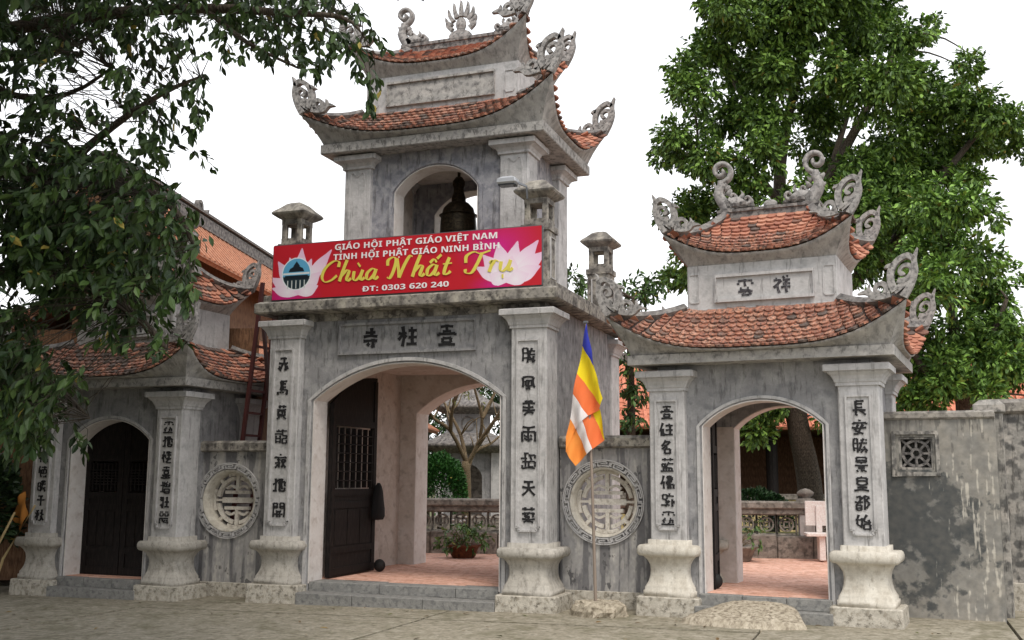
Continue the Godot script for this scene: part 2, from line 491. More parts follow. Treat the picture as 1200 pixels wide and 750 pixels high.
func glyph_mesh(ch: String, size: float) -> ArrayMesh:
	var st := new_st()
	var r := RandomNumberGenerator.new()
	r.seed = ch.unicode_at(0)
	var q := 0
	for s in GLYPH[ch]:
		var v: int = s
		var a := Vector2(v / 1000, -((v / 100) % 10)) / 9.0 * size
		var b := Vector2((v / 10) % 10, -(v % 10)) / 9.0 * size
		a += Vector2(-0.5, 0.5) * size
		b += Vector2(-0.5, 0.5) * size
		var d := (b - a)
		var bend := Vector2(-d.y, d.x) * r.randf_range(-0.08, 0.08)
		var ln: Array = smooth_line([a, (a + b) / 2 + bend, b], 3)
		var w := size * (0.168 if abs(d.x) < abs(d.y) else 0.132)
		w *= clampf(1.32 - 0.036 * GLYPH[ch].size(), 0.74, 1.1)
		ribbon(st, ln, [w * 1.25, w * 0.85, w * 1.1], 0.0, 0.006 + 0.0004 * q)
		q += 1
	st.generate_normals()
	return st.commit()

func inscription(parent: Node3D, text: String, x: float, y0: float, y1: float, z: float, size: float) -> void:
	for i in text.length():
		var f := (i + 0.5) / text.length()
		var o := put_mesh("character", glyph_mesh(text[i], size), M.ink, parent)
		o.position = Vector3(x, lerp(y1, y0, f), z)

# ---------------------------------------------------------------- gate pieces
func arch_points(w: float, ys: float, ya: float, n := 18) -> PackedVector2Array:
	var h := ya - ys
	var r := (w * w + h * h) / (2 * h)
	var a := asin(w / r)
	var out := PackedVector2Array()
	for i in n + 1:
		var q: float = lerp(a, -a, float(i) / n)
		out.append(Vector2(sin(q) * r, ya - r + cos(q) * r))
	return out

func portal(hw: float, top: float, w: float, ys: float, ya: float, y0 := 0.0) -> PackedVector2Array:
	var p := PackedVector2Array([Vector2(-hw, y0), Vector2(-hw, top), Vector2(hw, top), Vector2(hw, y0), Vector2(w, y0)])
	p.append_array(arch_points(w, ys, ya))
	p.append(Vector2(-w, y0))
	return p

func arch_trim(w: float, ys: float, ya: float, y0: float) -> Array:
	var ln: Array = [Vector2(w, y0), Vector2(w, (y0 + ys) / 2)]
	for p in arch_points(w, ys, ya, 22):
		ln.append(p)
	ln.append(Vector2(-w, (y0 + ys) / 2)); ln.append(Vector2(-w, y0))
	return ln

# a pier engaged in the wall: shaft with plinth, waisted pedestal, capital and an inscribed panel
func pier(gate: Node3D, x: float, z: float, s: Dictionary, text := "", front := true) -> void:
	var hw: float = s.hw
	var hd: float = s.hd
	var top: float = s.top
	var st := new_st()
	loft(st, [[hw, hd, s.t1], [hw, hd, top - 0.20]], x, z, 0.012)
	var sh := put("pier", st, M.pier, gate)
	if front:
		st = new_st()
		loft(st, [[s.pl, hd + s.pl - hw - 0.04, -0.12], [s.pl + 0.008, hd + s.pl - hw - 0.04, 0.0], [s.pl, hd + s.pl - hw - 0.045, s.p1 - 0.012], [s.pl - 0.012, hd + s.pl - hw - 0.06, s.p1]], x, z, 0.018)
		put("plinth", st, M.plinth, sh)
		st = new_st(true)
		var e: float = s.pl - hw
		var k: float = (s.t1 - s.p1)
		var rings: Array = []
		for q in [[0.55, 0.0], [0.55, 0.10], [0.45, 0.105], [0.45, 0.16], [0.36, 0.19], [0.2, 0.27], [0.10, 0.38], [0.08, 0.47], [0.13, 0.56], [0.3, 0.64], [0.52, 0.70], [0.78, 0.715], [0.88, 0.74], [0.93, 0.78], [0.93, 0.83], [0.87, 0.88], [0.76, 0.905], [0.24, 0.91], [0.24, 1.0]]:
			rings.append([hw + e * q[0], hd + e * q[0] * 0.8, s.p1 + k * q[1]])
		loft(st, rings, x, z, 0.03)
		put("pedestal", st, s.get("base", M.grey_base), sh)
	st = new_st()
	var c: float = s.cap - hw
	var cr: Array = []
	for q in [[0.08, -0.235], [0.17, -0.235], [0.17, -0.20], [0.24, -0.195], [0.30, -0.165], [0.45, -0.125], [0.72, -0.09], [0.72, -0.08], [1.0, -0.075], [1.0, -0.012], [0.93, 0.0]]:
		cr.append([hw + c * q[0], hd + c * q[0] * 0.85, top + q[1]])
	loft(st, cr, x, z, 0.01)
	put("capital", st, M.pier, sh)
	if text != "":
		var f: float = z + hd
		var pw: float = s.pw
		var y0: float = s.py0
		var y1: float = s.py1
		st = new_st()
		var poly := PackedVector2Array([Vector2(x - pw + 0.03, y0), Vector2(x + pw - 0.03, y0), Vector2(x + pw, y0 + 0.04), Vector2(x + pw, y1), Vector2(x - pw, y1), Vector2(x - pw, y0 + 0.04)])
		prism(st, poly, f - 0.01, f + 0.012)
		put("panel", st, M.pier, sh)
		st = new_st()
		var b := 0.022
		for ln in [[Vector2(x - pw + 0.03, y0), Vector2(x + pw - 0.03, y0)], [Vector2(x + pw, y0 + 0.04), Vector2(x + pw, y1)], [Vector2(x - pw, y0 + 0.04), Vector2(x - pw, y1)], [Vector2(x + pw - 0.03, y0), Vector2(x + pw - 0.03, y0 + 0.045)], [Vector2(x - pw + 0.03, y0), Vector2(x - pw + 0.03, y0 + 0.045)], [Vector2(x + pw + 0.011, y0 + 0.045), Vector2(x + pw - 0.04, y0 + 0.045)], [Vector2(x - pw - 0.011, y0 + 0.045), Vector2(x - pw + 0.04, y0 + 0.045)], [Vector2(x - pw - 0.011, y1 + 0.011), Vector2(x + pw + 0.011, y1 + 0.011)]]:
			ribbon(st, ln, [b, b], f - 0.005, f + 0.034)
		put("panel_frame", st, M.pier, sh)
		inscription(sh, text, x, y0 + 0.03, y1 - 0.02, f + 0.0125, s.ch)

func corner_scroll(gate: Node3D, p: Vector3, dir: float, k: float) -> void:
	var xf := Transform3D(Basis(Vector3(dir * k, 0.26 * k, 0), Vector3(0, k, 0), Vector3(0, 0, k)), p)
	var st := new_st()
	var z0 := -0.045
	var z1 := 0.045
	ribbon(st, smooth_line([Vector2(-0.03, -0.06), Vector2(0.05, 0.05), Vector2(0.10, 0.18), Vector2(0.095, 0.31), Vector2(0.135, 0.42)]), [0.091, 0.072, 0.058, 0.052, 0.008], z0, z1, xf)
	ribbon(st, smooth_line([Vector2(0.1, 0.30), Vector2(0.03, 0.37), Vector2(-0.07, 0.35), Vector2(-0.14, 0.27), Vector2(-0.15, 0.15), Vector2(-0.11, 0.03)]), [0.046, 0.058, 0.065, 0.072, 0.072, 0.078], z0, z1, xf)
	ribbon(st, smooth_line([Vector2(-0.13, 0.31), Vector2(-0.18, 0.32), Vector2(-0.21, 0.31)]), [0.065, 0.039, 0.007], z0, z1, xf)
	ribbon(st, spiral(Vector2(-0.012, 0.215), 0.105, 0.02, -2.3, 5.0), [0.058, 0.046, 0.039, 0.046], z0 * 0.8, z1 * 0.8, xf)
	ribbon(st, smooth_line([Vector2(-0.12, 0.03), Vector2(-0.02, 0.075), Vector2(0.07, 0.12)]), [0.078, 0.065, 0.052], z0 * 0.7, z1 * 0.7, xf)
	ribbon(st, smooth_line([Vector2(-0.08, 0.06), Vector2(-0.03, 0.11), Vector2(0.05, 0.13)]), [0.026, 0.058, 0.026], z0 * 0.75, z1 * 0.75, xf)
	ribbon(st, spiral(Vector2(-0.275, 0.10), 0.085, 0.018, -0.9, 5.2), [0.052, 0.046, 0.039], z0 * 0.8, z1 * 0.8, xf)
	ribbon(st, smooth_line([Vector2(-0.16, 0.02), Vector2(-0.24, 0.015), Vector2(-0.33, 0.04), Vector2(-0.40, 0.11), Vector2(-0.50, 0.12)]), [0.078, 0.065, 0.065, 0.058, 0.008], z0 * 0.8, z1 * 0.8, xf)
	ribbon(st, [Vector2(-0.375, 0.09), Vector2(-0.385, 0.14), Vector2(-0.37, 0.19)], [0.065, 0.039, 0.005], z0 * 0.7, z1 * 0.7, xf)
	put("corner_scroll", st, M.ornament, gate)

func ridge_dragon(gate: Node3D, p: Vector3, dir: float, k: float) -> void:
	var xf := Transform3D(Basis.from_scale(Vector3(dir * k, k, k)), p)
	var st := new_st(true)
	var zz := 0.06
	ribbon(st, smooth_line([Vector2(0.10, -0.02), Vector2(0.0, 0.10), Vector2(-0.06, 0.22), Vector2(-0.03, 0.33), Vector2(-0.035, 0.40)]), [0.18, 0.14, 0.115, 0.09, 0.055], -zz, zz, xf)
	ribbon(st, spiral(Vector2(-0.03, 0.525), 0.15, 0.02, -1.6, 7.0, 38), [0.055, 0.05, 0.042, 0.04], -zz * 0.8, zz * 0.8, xf)
	ribbon(st, smooth_line([Vector2(-0.10, 0.30), Vector2(-0.02, 0.30), Vector2(0.04, 0.36)]), [0.01, 0.05, 0.005], -zz * 0.9, zz * 0.9, xf)
	ribbon(st, smooth_line([Vector2(0.04, 0.06), Vector2(0.16, 0.10), Vector2(0.26, 0.06)]), [0.14, 0.13, 0.09], -zz, zz, xf)
	ribbon(st, spiral(Vector2(0.12, 0.18), 0.055, 0.012, 3.5, 10.0, 18), [0.04, 0.03, 0.03], -zz * 0.9, zz * 0.9, xf)
	ribbon(st, spiral(Vector2(0.30, 0.12), 0.065, 0.015, 3.9, 9.5, 18), [0.045, 0.035, 0.03], -zz, zz, xf)
	ribbon(st, smooth_line([Vector2(0.2, 0.14), Vector2(0.24, 0.2), Vector2(0.22, 0.25)]), [0.05, 0.03, 0.005], -zz * 0.5, zz * 0.5, xf)
	for m in [[-0.03, 0.13, -0.09, 0.10], [-0.08, 0.22, -0.14, 0.21], [-0.075, 0.30, -0.13, 0.33], [0.05, 0.2, 0.10, 0.25], [0.02, 0.28, 0.08, 0.30]]:
		ribbon(st, [Vector2(m[0], m[1]), Vector2((m[0] + m[2]) / 2, m[3]), Vector2(m[2], m[3] + 0.03)], [0.07, 0.045, 0.004], -zz * 0.6, zz * 0.6, xf)
	put("ridge_dragon", st, M.ornament, gate)
	st = new_st()
	for s in [[Vector3(0.25, 0.07, 0), Vector3(0.075, 0.06, 0.085)], [Vector3(0.33, 0.045, 0), Vector3(0.06, 0.035, 0.06)], [Vector3(0.15, 0.06, 0), Vector3(0.07, 0.06, 0.095)]]:
		var c: Vector3 = s[0]
		blob(st, xf * c, s[1] * k, 5)
	put("dragon_head", st, M.ridge, gate)
	st = new_st()
	prism(st, PackedVector2Array([Vector2(-0.20, -0.26), Vector2(-0.02, -0.26), Vector2(0.06, -0.1), Vector2(0.10, 0.02), Vector2(-0.03, 0.02), Vector2(-0.10, -0.1)]), -0.08, 0.08, xf)
	put("ridge_post", st, M.ridge, gate)

# point of a sweeping hipped roof: side 0 front, 1 right, 2 back, 3 left; t along the eave, v up the slope
func roof_pt(P: Dictionary, side: int, t: float, v: float) -> Vector3:
	var g := pow(abs(t), float(P.k))
	var across := side % 2 == 1
	var along: float = t * ((P.hz if across else P.hx) + P.flare * g)
	var out: float = (P.hx if across else P.hz) + P.flare * g
	var at_top: float = t * (P.iz if across else P.ix)
	var out_top: float = P.ix if across else P.iz
	var rightward: bool = side == 1 or (side == 0 and t > 0) or (side == 2 and t < 0)
	var lift: float = P.lift_r if rightward else P.lift_l
	var ye: float = P.ye + lift * g
	var y: float = lerp(ye, float(P.yt), pow(v, float(P.c))) - float(P.dip) * g * 4.0 * v * (1.0 - v)
	var a: float = lerp(along, at_top, v)
	var o: float = lerp(out, out_top, v)
	match side:
		0: return Vector3(a, y, P.cz + o)
		1: return Vector3(o, y, P.cz - a)
		2: return Vector3(-a, y, P.cz - o)
	return Vector3(-o, y, P.cz + a)

func tile_spots(P: Dictionary, side: int, into: Array) -> void:
	var mid_len := roof_pt(P, side, 0, 0).distance_to(roof_pt(P, side, 0, 0.5)) + roof_pt(P, side, 0, 0.5).distance_to(roof_pt(P, side, 0, 1))
	var rows := int(round(mid_len / 0.085))
	for r in rows:
		var v := float(r) / rows
		var ln := 0.0
		for i in 20:
			ln += roof_pt(P, side, -1.0 + i * 0.1, v).distance_to(roof_pt(P, side, -0.9 + i * 0.1, v))
		var n := int(round(ln / 0.118))
		for c in n + 1:
			var t := -1.0 + 2.0 * (c + (0.5 if r % 2 == 0 else 0.0)) / n
			t += rng.randf_range(-0.05, 0.05) / n
			if abs(t) > 0.985:
				continue
			var p := roof_pt(P, side, t, v)
			var ax := (roof_pt(P, side, t + 0.01, v) - roof_pt(P, side, t - 0.01, v)).normalized()
			var up := (roof_pt(P, side, t, v + 0.03) - p).normalized()
			var nrm := up.cross(ax).normalized()
			if nrm.y < 0: nrm = -nrm
			var zz := ax.cross(nrm).normalized()
			if zz.dot(up) > 0: zz = -zz
			ax = nrm.cross(zz).normalized()
			var b := Basis(ax, nrm, zz)
			b = b.rotated(ax, -0.13 + rng.randf_range(-0.06, 0.06)).rotated(nrm, rng.randf_range(-0.05, 0.05))
			into.append(Transform3D(b, p + nrm * 0.012))

func make_tile() -> void:
	var st := new_st()
	var o := [Vector2(-0.056, -0.15), Vector2(0.056, -0.15), Vector2(0.056, -0.025), Vector2(0.044, 0.012), Vector2(0.016, 0.042), Vector2(-0.016, 0.042), Vector2(-0.044, 0.012), Vector2(-0.056, -0.025)]
	var top: Array = []
	var bot: Array = []
	for p in o:
		var y: float = 0.014 if p.y > 0.03 else (0.005 if p.y > 0.01 else 0.0)
		if p.y < -0.1: y = -0.012
		top.append(Vector3(p.x, y + 0.012, p.y))
		bot.append(Vector3(p.x, y - 0.012, p.y))
	for k in range(1, 7):
		tri(st, top[0], top[k], top[k + 1])
		tri(st, bot[0], bot[k + 1], bot[k])
	for k in 8:
		var n := (k + 1) % 8
		quad(st, bot[k], bot[n], top[n], top[k])
	st.generate_normals()
	tile_mesh = st.commit()

func lay_tiles(gate: Node3D, singles: Array, mass: Array, sooty: float) -> void:
	for i in singles.size():
		var pick := rng.randf()
		var k := 0
		if rng.randf() < sooty:
			k = 4 if pick < 0.55 else 5
		else:
			k = int(pick * 4.0)
		var o := MeshInstance3D.new()
		o.mesh = tile_mesh
		o.material_override = tile_mats[k]
		o.name = "roof_tile"
		o.transform = singles[i]
		gate.add_child(o, true)
	if mass.is_empty():
		return
	var mm := MultiMesh.new()
	mm.transform_format = MultiMesh.TRANSFORM_3D
	mm.use_colors = true
	mm.mesh = tile_mesh
	mm.instance_count = mass.size()
	var tc := [col(174, 118, 95), col(163, 107, 86), col(182, 130, 107), col(152, 99, 81), col(125, 91, 78), col(95, 80, 73)]
	for i in mass.size():
		mm.set_instance_transform(i, mass[i])
		var k := int(rng.randf() * 4.0) if rng.randf() > sooty else 4 + rng.randi() % 2
		mm.set_instance_color(i, tc[k].srgb_to_linear())
	var o := MultiMeshInstance3D.new()
	o.multimesh = mm
	o.material_override = M.tile_mass
	o.name = "roof_tiles"
	o.set_meta("kind", "stuff")
	gate.add_child(o, true)

func roof_shell(gate: Node3D, P: Dictionary, scroll: float) -> void:
	# deck under the tiles
	var st := new_st(true)
	for side in 4:
		var nt := 28
		var nv := 6
		for i in nt:
			for j in nv:
				var q: Array = []
				for c in [[0, 0], [1, 0], [1, 1], [0, 1]]:
					var t: float = -1.0 + 2.0 * (i + c[0]) / nt
					q.append(roof_pt(P, side, t, float(j + c[1]) / nv) - Vector3(0, 0.012, 0))
				quad(st, q[0], q[3], q[2], q[1])
	put("roof_deck", st, M.deck, gate)
	# swept fascia between the straight cornice band and the rising eave
	for side in 4:
		st = new_st(true)
		var nt := 32
		for i in nt:
			var row: Array = []
			for c in 2:
				var t := -1.0 + 2.0 * (i + c) / nt
				var e := roof_pt(P, side, t, 0.0) - Vector3(0, 0.03, 0)
				var across := side % 2 == 1
				var al: float = t * ((P.bz if across else P.bx) - 0.035)
				var ou: float = (P.bx if across else P.bz) - 0.035
				var b := Vector3.ZERO
				match side:
					0: b = Vector3(al, P.yb, P.cz + ou)
					1: b = Vector3(ou, P.yb, P.cz - al)
					2: b = Vector3(-al, P.yb, P.cz - ou)
					3: b = Vector3(-ou, P.yb, P.cz + al)
				var pts: Array = []
				for k in 6:
					var f := k / 5.0
					var pp := b.lerp(e, f)
					var inward := (Vector3(0, 0, P.cz) - pp)
					inward.y = 0
					pp += inward.normalized() * 0.10 * pow(abs(t), 6.0) * f * (1.0 - f)
					pts.append(pp)
				row.append(pts)
			for k in 5:
				quad(st, row[0][k], row[0][k + 1], row[1][k + 1], row[1][k])
			# narrow underside to the tile edge
			var o0 := roof_pt(P, side, -1.0 + 2.0 * i / nt, 0.0) - Vector3(0, 0.012, 0)
			var o1 := roof_pt(P, side, -1.0 + 2.0 * (i + 1) / nt, 0.0) - Vector3(0, 0.012, 0)
			quad(st, row[0][5], o0, o1, row[1][5])
		put("eave_fascia", st, M.band, gate)
	# hips and corner scrolls
	for s in 4:
		var ln: Array = []
		var rr: Array = []
		for i in 9:
			ln.append(roof_pt(P, s, 1.0, i / 8.0) + Vector3(0, 0.045, 0))
			rr.append(0.06)
		st = new_st()
		tube(st, ln, rr, 4)
		put("hip_ridge", st, M.ridge, gate)
		var tip := roof_pt(P, s, 1.0, 0.0)
		var dir := 1.0 if (s == 0 or s == 1) else -1.0
		corner_scroll(gate, tip + Vector3(0, 0.07, 0), dir, scroll)

func lantern_post(gate: Node3D, p: Vector3) -> void:
	var st := new_st()
	loft(st, [[0.18, 0.18, p.y], [0.172, 0.172, p.y + 0.84]], p.x, p.z, 0.015)
	var body := put("lantern_post", st, M.cornice, gate)
	for r in [[0.20, 0.0, 0.09], [0.192, 0.76, 0.84]]:
		st = new_st()
		loft(st, [[r[0], r[0], p.y + r[1]], [r[0], r[0], p.y + r[2]]], p.x, p.z, 0.01)
		put("post_moulding", st, M.cornice, body)
	for side in 4:
		st = new_st()
		var b := Basis(Vector3.UP, side * PI / 2)
		ribbon(st, [Vector2(-0.10, 0.16), Vector2(0.10, 0.16), Vector2(0.10, 0.68), Vector2(-0.10, 0.68), Vector2(-0.10, 0.15)], [0.02, 0.02], 0.165, 0.19, Transform3D(b, p))
		put("post_panel", st, M.pier, body)
	# open chamber: four corner posts, sill and lintel
	st = new_st()
	for sx in [-1, 1]:
		for sz in [-1, 1]:
			block(st, p.x + sx * 0.118 - 0.036, p.x + sx * 0.118 + 0.036, p.y + 0.86, p.y + 1.20, p.z + sz * 0.118 - 0.036, p.z + sz * 0.118 + 0.036)
	for y in [[0.83, 0.92], [1.12, 1.205]]:
		loft(st, [[0.158, 0.158, p.y + y[0]], [0.158, 0.158, p.y + y[1]]], p.x, p.z, 0.01)
	put("lantern_chamber", st, M.cornice, body)
	st = new_st()
	loft(st, [[0.16, 0.16, p.y + 1.19], [0.19, 0.19, p.y + 1.205], [0.255, 0.255, p.y + 1.25], [0.268, 0.268, p.y + 1.275], [0.25, 0.25, p.y + 1.30], [0.19, 0.19, p.y + 1.35], [0.12, 0.12, p.y + 1.42], [0.07, 0.07, p.y + 1.445]], p.x, p.z, 0.012)
	put("lantern_roof", st, M.cornice, body)

func board(parent: Node3D, x0: float, x1: float, y0: float, y1: float, z: float, m: Material, called := "name_board") -> MeshInstance3D:
	var st := new_st()
	block(st, x0, x1, y0, y1, z - 0.02, z + 0.008)
	var o := put(called, st, m, parent)
	st = new_st()
	var e := 0.035
	ribbon(st, [Vector2(x0, y0), Vector2(x1, y0), Vector2(x1, y1), Vector2(x0, y1), Vector2(x0, y0 - e / 2)], [e, e], z - 0.015, z + 0.042)
	put("board_frame", st, m, o)
	return o

func door_leaf(gate: Node3D, xf: Transform3D, w: float, ys: float, ya: float, flip: bool, slots: bool) -> void:
	# leaf spans x 0..w, its top follows half of the arch; hinge at x = 0
	var poly := PackedVector2Array([Vector2(0, 0), Vector2(w, 0), Vector2(w, ya)])
	var full := arch_points(w, ys, ya, 20)
	for i in range(9, -1, -1):
		var q: Vector2 = full[i]
		poly.append(Vector2(w - q.x, q.y))
	var st := new_st()
	if slots:
		var y1 := ys - 0.29
		prism(st, PackedVector2Array([Vector2(0, 0), Vector2(w, 0), Vector2(w, 1.14), Vector2(0, 1.14)]), -0.02, 0.02, xf)
		prism(st, PackedVector2Array([Vector2(0, 1.14), Vector2(0.1, 1.14), Vector2(0.1, y1), Vector2(0, y1)]), -0.02, 0.02, xf)
		prism(st, PackedVector2Array([Vector2(w - 0.1, 1.14), Vector2(w, 1.14), Vector2(w, y1), Vector2(w - 0.1, y1)]), -0.02, 0.02, xf)
		poly[0] = Vector2(0, y1); poly[1] = Vector2(w, y1)
	prism(st, poly, -0.02, 0.02, xf)
	var leaf := put("door_leaf", st, M.wood, gate)
	var f := 0.02
	st = new_st()
	for s in [[0.05, 0.0, 0.05, ys], [w - 0.05, 0.0, w - 0.05, ya - 0.06], [0.09, 0.07, w - 0.09, 0.07], [0.09, 0.35, w - 0.09, 0.35], [0.09, 0.95, w - 0.09, 0.95], [0.09, 1.12, w - 0.09, 1.12], [0.09, ys - 0.25, w - 0.09, ys - 0.25]]:
		ribbon(st, [Vector2(s[0], s[1]), Vector2(s[2], s[3])], [0.09, 0.09], -f - 0.015, f + 0.015, xf)
	put("door_frame", st, M.wood, leaf)
	for i in 3:
		st = new_st()
		var a := 0.11 + (w - 0.22) * i / 3.0
		var b := 0.11 + (w - 0.22) * (i + 1) / 3.0
		ribbon(st, [Vector2((a + b) / 2, 0.41), Vector2((a + b) / 2, 0.89)], [b - a - 0.03, b - a - 0.03], -f - 0.008, f + 0.008, xf)
		put("door_panel", st, M.wood, leaf)
	if slots:
		for i in 7:
			st = new_st()
			var a := 0.14 + (w - 0.28) * i / 6.0
			ribbon(st, [Vector2(a, 1.18), Vector2(a, ys - 0.32)], [0.02, 0.02], -f - 0.014, f + 0.014, xf)
			put("door_bar", st, M.wood, leaf)
		for i in 6:
			st = new_st()
			var y := lerpf(1.28, ys - 0.42, i / 5.0)
			ribbon(st, [Vector2(0.11, y), Vector2(w - 0.11, y)], [0.016, 0.016], -f - 0.010, f + 0.010, xf)
			put("door_rail", st, M.wood, leaf)

# ---------------------------------------------------------------- the two side gates, built alike
func side_gate(where: Vector3, turn: float, label: String, left_text: String, right_text: String, board_text: String, closed: bool, sooty: float) -> Node3D:
	var g := thing("side_gate", label, "gate", where, turn, "tiled side gates flanking the main gate")
	var S := {"hw": 0.215, "hd": 0.2, "top": 2.80, "pl": 0.37, "p1": 0.2, "t1": 0.84, "cap": 0.355, "pw": 0.128, "py0": 0.96, "py1": 2.44, "ch": 0.152}
	if not closed:
		S.base = M.cream
	var st := new_st()
	prism(st, portal(1.22, 2.87, 0.69, 2.15, 2.44, -0.1), -0.42, -0.10)
	put("front_wall", st, M.wall, g)
	st = new_st()
	prism(st, portal(1.22, 2.87, 0.64, 2.18, 2.46, -0.1), -1.70, -1.42)
	put("rear_wall", st, M.wall, g)
	st = new_st()
	block(st, -1.22, -0.90, -0.1, 2.87, -1.42, -0.42)
	put("side_wall", st, M.wall, g)
	st = new_st()
	block(st, 0.90, 1.22, -0.1, 2.87, -1.42, -0.42)
	put("side_wall", st, M.wall, g)
	# whitewashed lining of the passage
	st = new_st()
	block(st, -0.9, 0.9, 2.56, 2.62, -1.42, -0.42)
	put("passage_ceiling", st, M.soffit, g)
	for zz in [[-0.425, -0.095, 0.69, 2.15, 2.44], [-1.705, -1.415, 0.64, 2.18, 2.46]]:
		st = new_st()
		var ln := arch_trim(zz[2] - 0.004, zz[3], zz[4] - 0.004, 0.22)
		ribbon(st, ln, [0.012, 0.012], zz[0], zz[1])
		put("jamb_lining", st, M.white, g)
	st = new_st()
	for sx in [-1, 1]:
		block(st, sx * 0.885, sx * 0.905, 0.2, 2.57, -1.415, -0.425, 0.002)
	block(st, -0.9, -0.64, 0.2, 2.2, -1.42, -1.408, 0.002)
	block(st, 0.64, 0.9, 0.2, 2.2, -1.42, -1.408, 0.002)
	put("passage_lining", st, M.soffit, g)
	st = new_st()
	ribbon(st, arch_trim(0.735, 2.15, 2.475, 0.2), [0.035, 0.035], -0.11, -0.078)
	put("arch_moulding", st, M.pier, g)
	st = new_st()
	block(st, -0.9, 0.9, -0.1, 0.252, -1.72, -0.14)
	put("threshold", st, M.brick, g)
	pier(g, -1.086, -0.2, S, left_text)
	pier(g, 1.086, -0.2, S, right_text)
	pier(g, -1.086, -1.62, S, "", true)
	pier(g, 1.086, -1.62, S, "", true)
	# cornice band
	st = new_st()
	loft(st, [[1.215, 0.795, 2.80], [1.215, 0.795, 2.866], [1.50, 1.11, 2.868], [1.50, 1.11, 2.98]], 0.0, -0.9, 0.01)
	put("cornice", st, M.band, g)
	var lower := {"hx": 1.55, "hz": 1.20, "flare": 0.12, "ix": 0.90, "iz": 0.66, "ye": 3.02, "yt": 3.54, "lift_l": 0.42, "lift_r": 0.42, "k": 3.6, "c": 1.15, "dip": 0.07, "cz": -0.9, "bx": 1.497, "bz": 1.107, "yb": 2.98}
	var upper := {"hx": 0.98, "hz": 0.76, "flare": 0.12, "ix": 0.52, "iz": 0.05, "ye": 4.20, "yt": 4.80, "lift_l": 0.28, "lift_r": 0.30, "k": 3.2, "c": 1.25, "dip": 0.10, "cz": -0.9, "bx": 0.90, "bz": 0.66, "yb": 4.08}
	# clerestory box with a name board
	st = new_st()
	loft(st, [[0.90, 0.66, 3.45], [0.90, 0.66, 3.555], [0.88, 0.645, 3.56], [0.88, 0.645, 4.09]], 0.0, -0.9, 0.01)
	put("clerestory", st, M.pier, g)
	var bd := board(g, -0.52, 0.62, 3.64, 3.94, -0.245, M.pier)
	for i in board_text.length():
		var ch := put_mesh("character", glyph_mesh(board_text[i], 0.19), M.faded_ink, bd)
		ch.position = Vector3(-0.18 + 0.44 * i, 3.79, -0.237)
	for sx in [-1, 1]:
		st = new_st()
		ribbon(st, [Vector2(sx * 0.79 - 0.045, 3.64), Vector2(sx * 0.79 + 0.045, 3.64), Vector2(sx * 0.79 + 0.06, 3.67), Vector2(sx * 0.79 + 0.06, 3.98), Vector2(sx * 0.79 - 0.06, 3.98), Vector2(sx * 0.79 - 0.06, 3.67), Vector2(sx * 0.79 - 0.045, 3.64)], [0.016, 0.016], -0.26, -0.242)
		put("corner_panel", st, M.pier, g)
	roof_shell(g, lower, 0.98)
	roof_shell(g, upper, 0.93)
	var first: Array = []
	tile_spots(lower, 0, first)
	var rest: Array = []
	tile_spots(upper, 0, rest)
	var n := mini(300 - first.size(), rest.size())
	for i in n:
		first.append(rest.pop_front())
	while first.size() > 300:
		rest.append(first.pop_back())
	for s in [1, 2, 3]:
		tile_spots(lower, s, rest)
		tile_spots(upper, s, rest)
	lay_tiles(g, first, rest, sooty)
	st = new_st()
	loft(st, [[0.62, 0.07, 4.76], [0.62, 0.07, 4.86], [0.64, 0.09, 4.865], [0.64, 0.09, 4.90]], 0.0, -0.9)
	put("main_ridge", st, M.ridge, g)
	ridge_dragon(g, Vector3(-0.56, 4.90, -0.9), 1.0, 1.0)
	ridge_dragon(g, Vector3(0.56, 4.90, -0.9), -1.0, 1.0)
	st = new_st()
	blob(st, Vector3(0.02, 4.94, -0.9), Vector3(0.09, 0.06, 0.05), 5)
	put("ridge_pearl", st, M.ornament, g)
	# steps
	for i in 3:
		st = new_st()
		block(st, -0.74 + i * 0.49, -0.74 + (i + 1) * 0.49 - 0.006, 0.12, 0.248 - 0.004 * (i % 2), -0.40, -0.02)
		put("step_stone", st, M.slate, g)
	for i in 2:
		st = new_st()
		block(st, -0.76 + i * 0.76, -0.76 + (i + 1) * 0.76 - 0.006, -0.12, 0.125 - 0.004 * i, -0.4, 0.13)
		put("step_stone", st, M.slate, g)
	if closed:
		door_leaf(g, Transform3D(Basis.IDENTITY, Vector3(-0.69, 0.25, -0.44)), 0.688, 1.90, 2.19, false, true)
		door_leaf(g, Transform3D(Basis(Vector3.UP, PI), Vector3(0.69, 0.25, -0.44)), 0.688, 1.90, 2.19, false, true)
	else:
		door_leaf(g, Transform3D(Basis(Vector3.UP, deg_to_rad(100)), Vector3(-0.70, 0.25, -0.47)), 0.68, 1.90, 2.19, false, true)
		door_leaf(g, Transform3D(Basis(Vector3.UP, deg_to_rad(84)), Vector3(0.77, 0.25, -0.47)), 0.68, 1.90, 2.19, false, true)
	return g

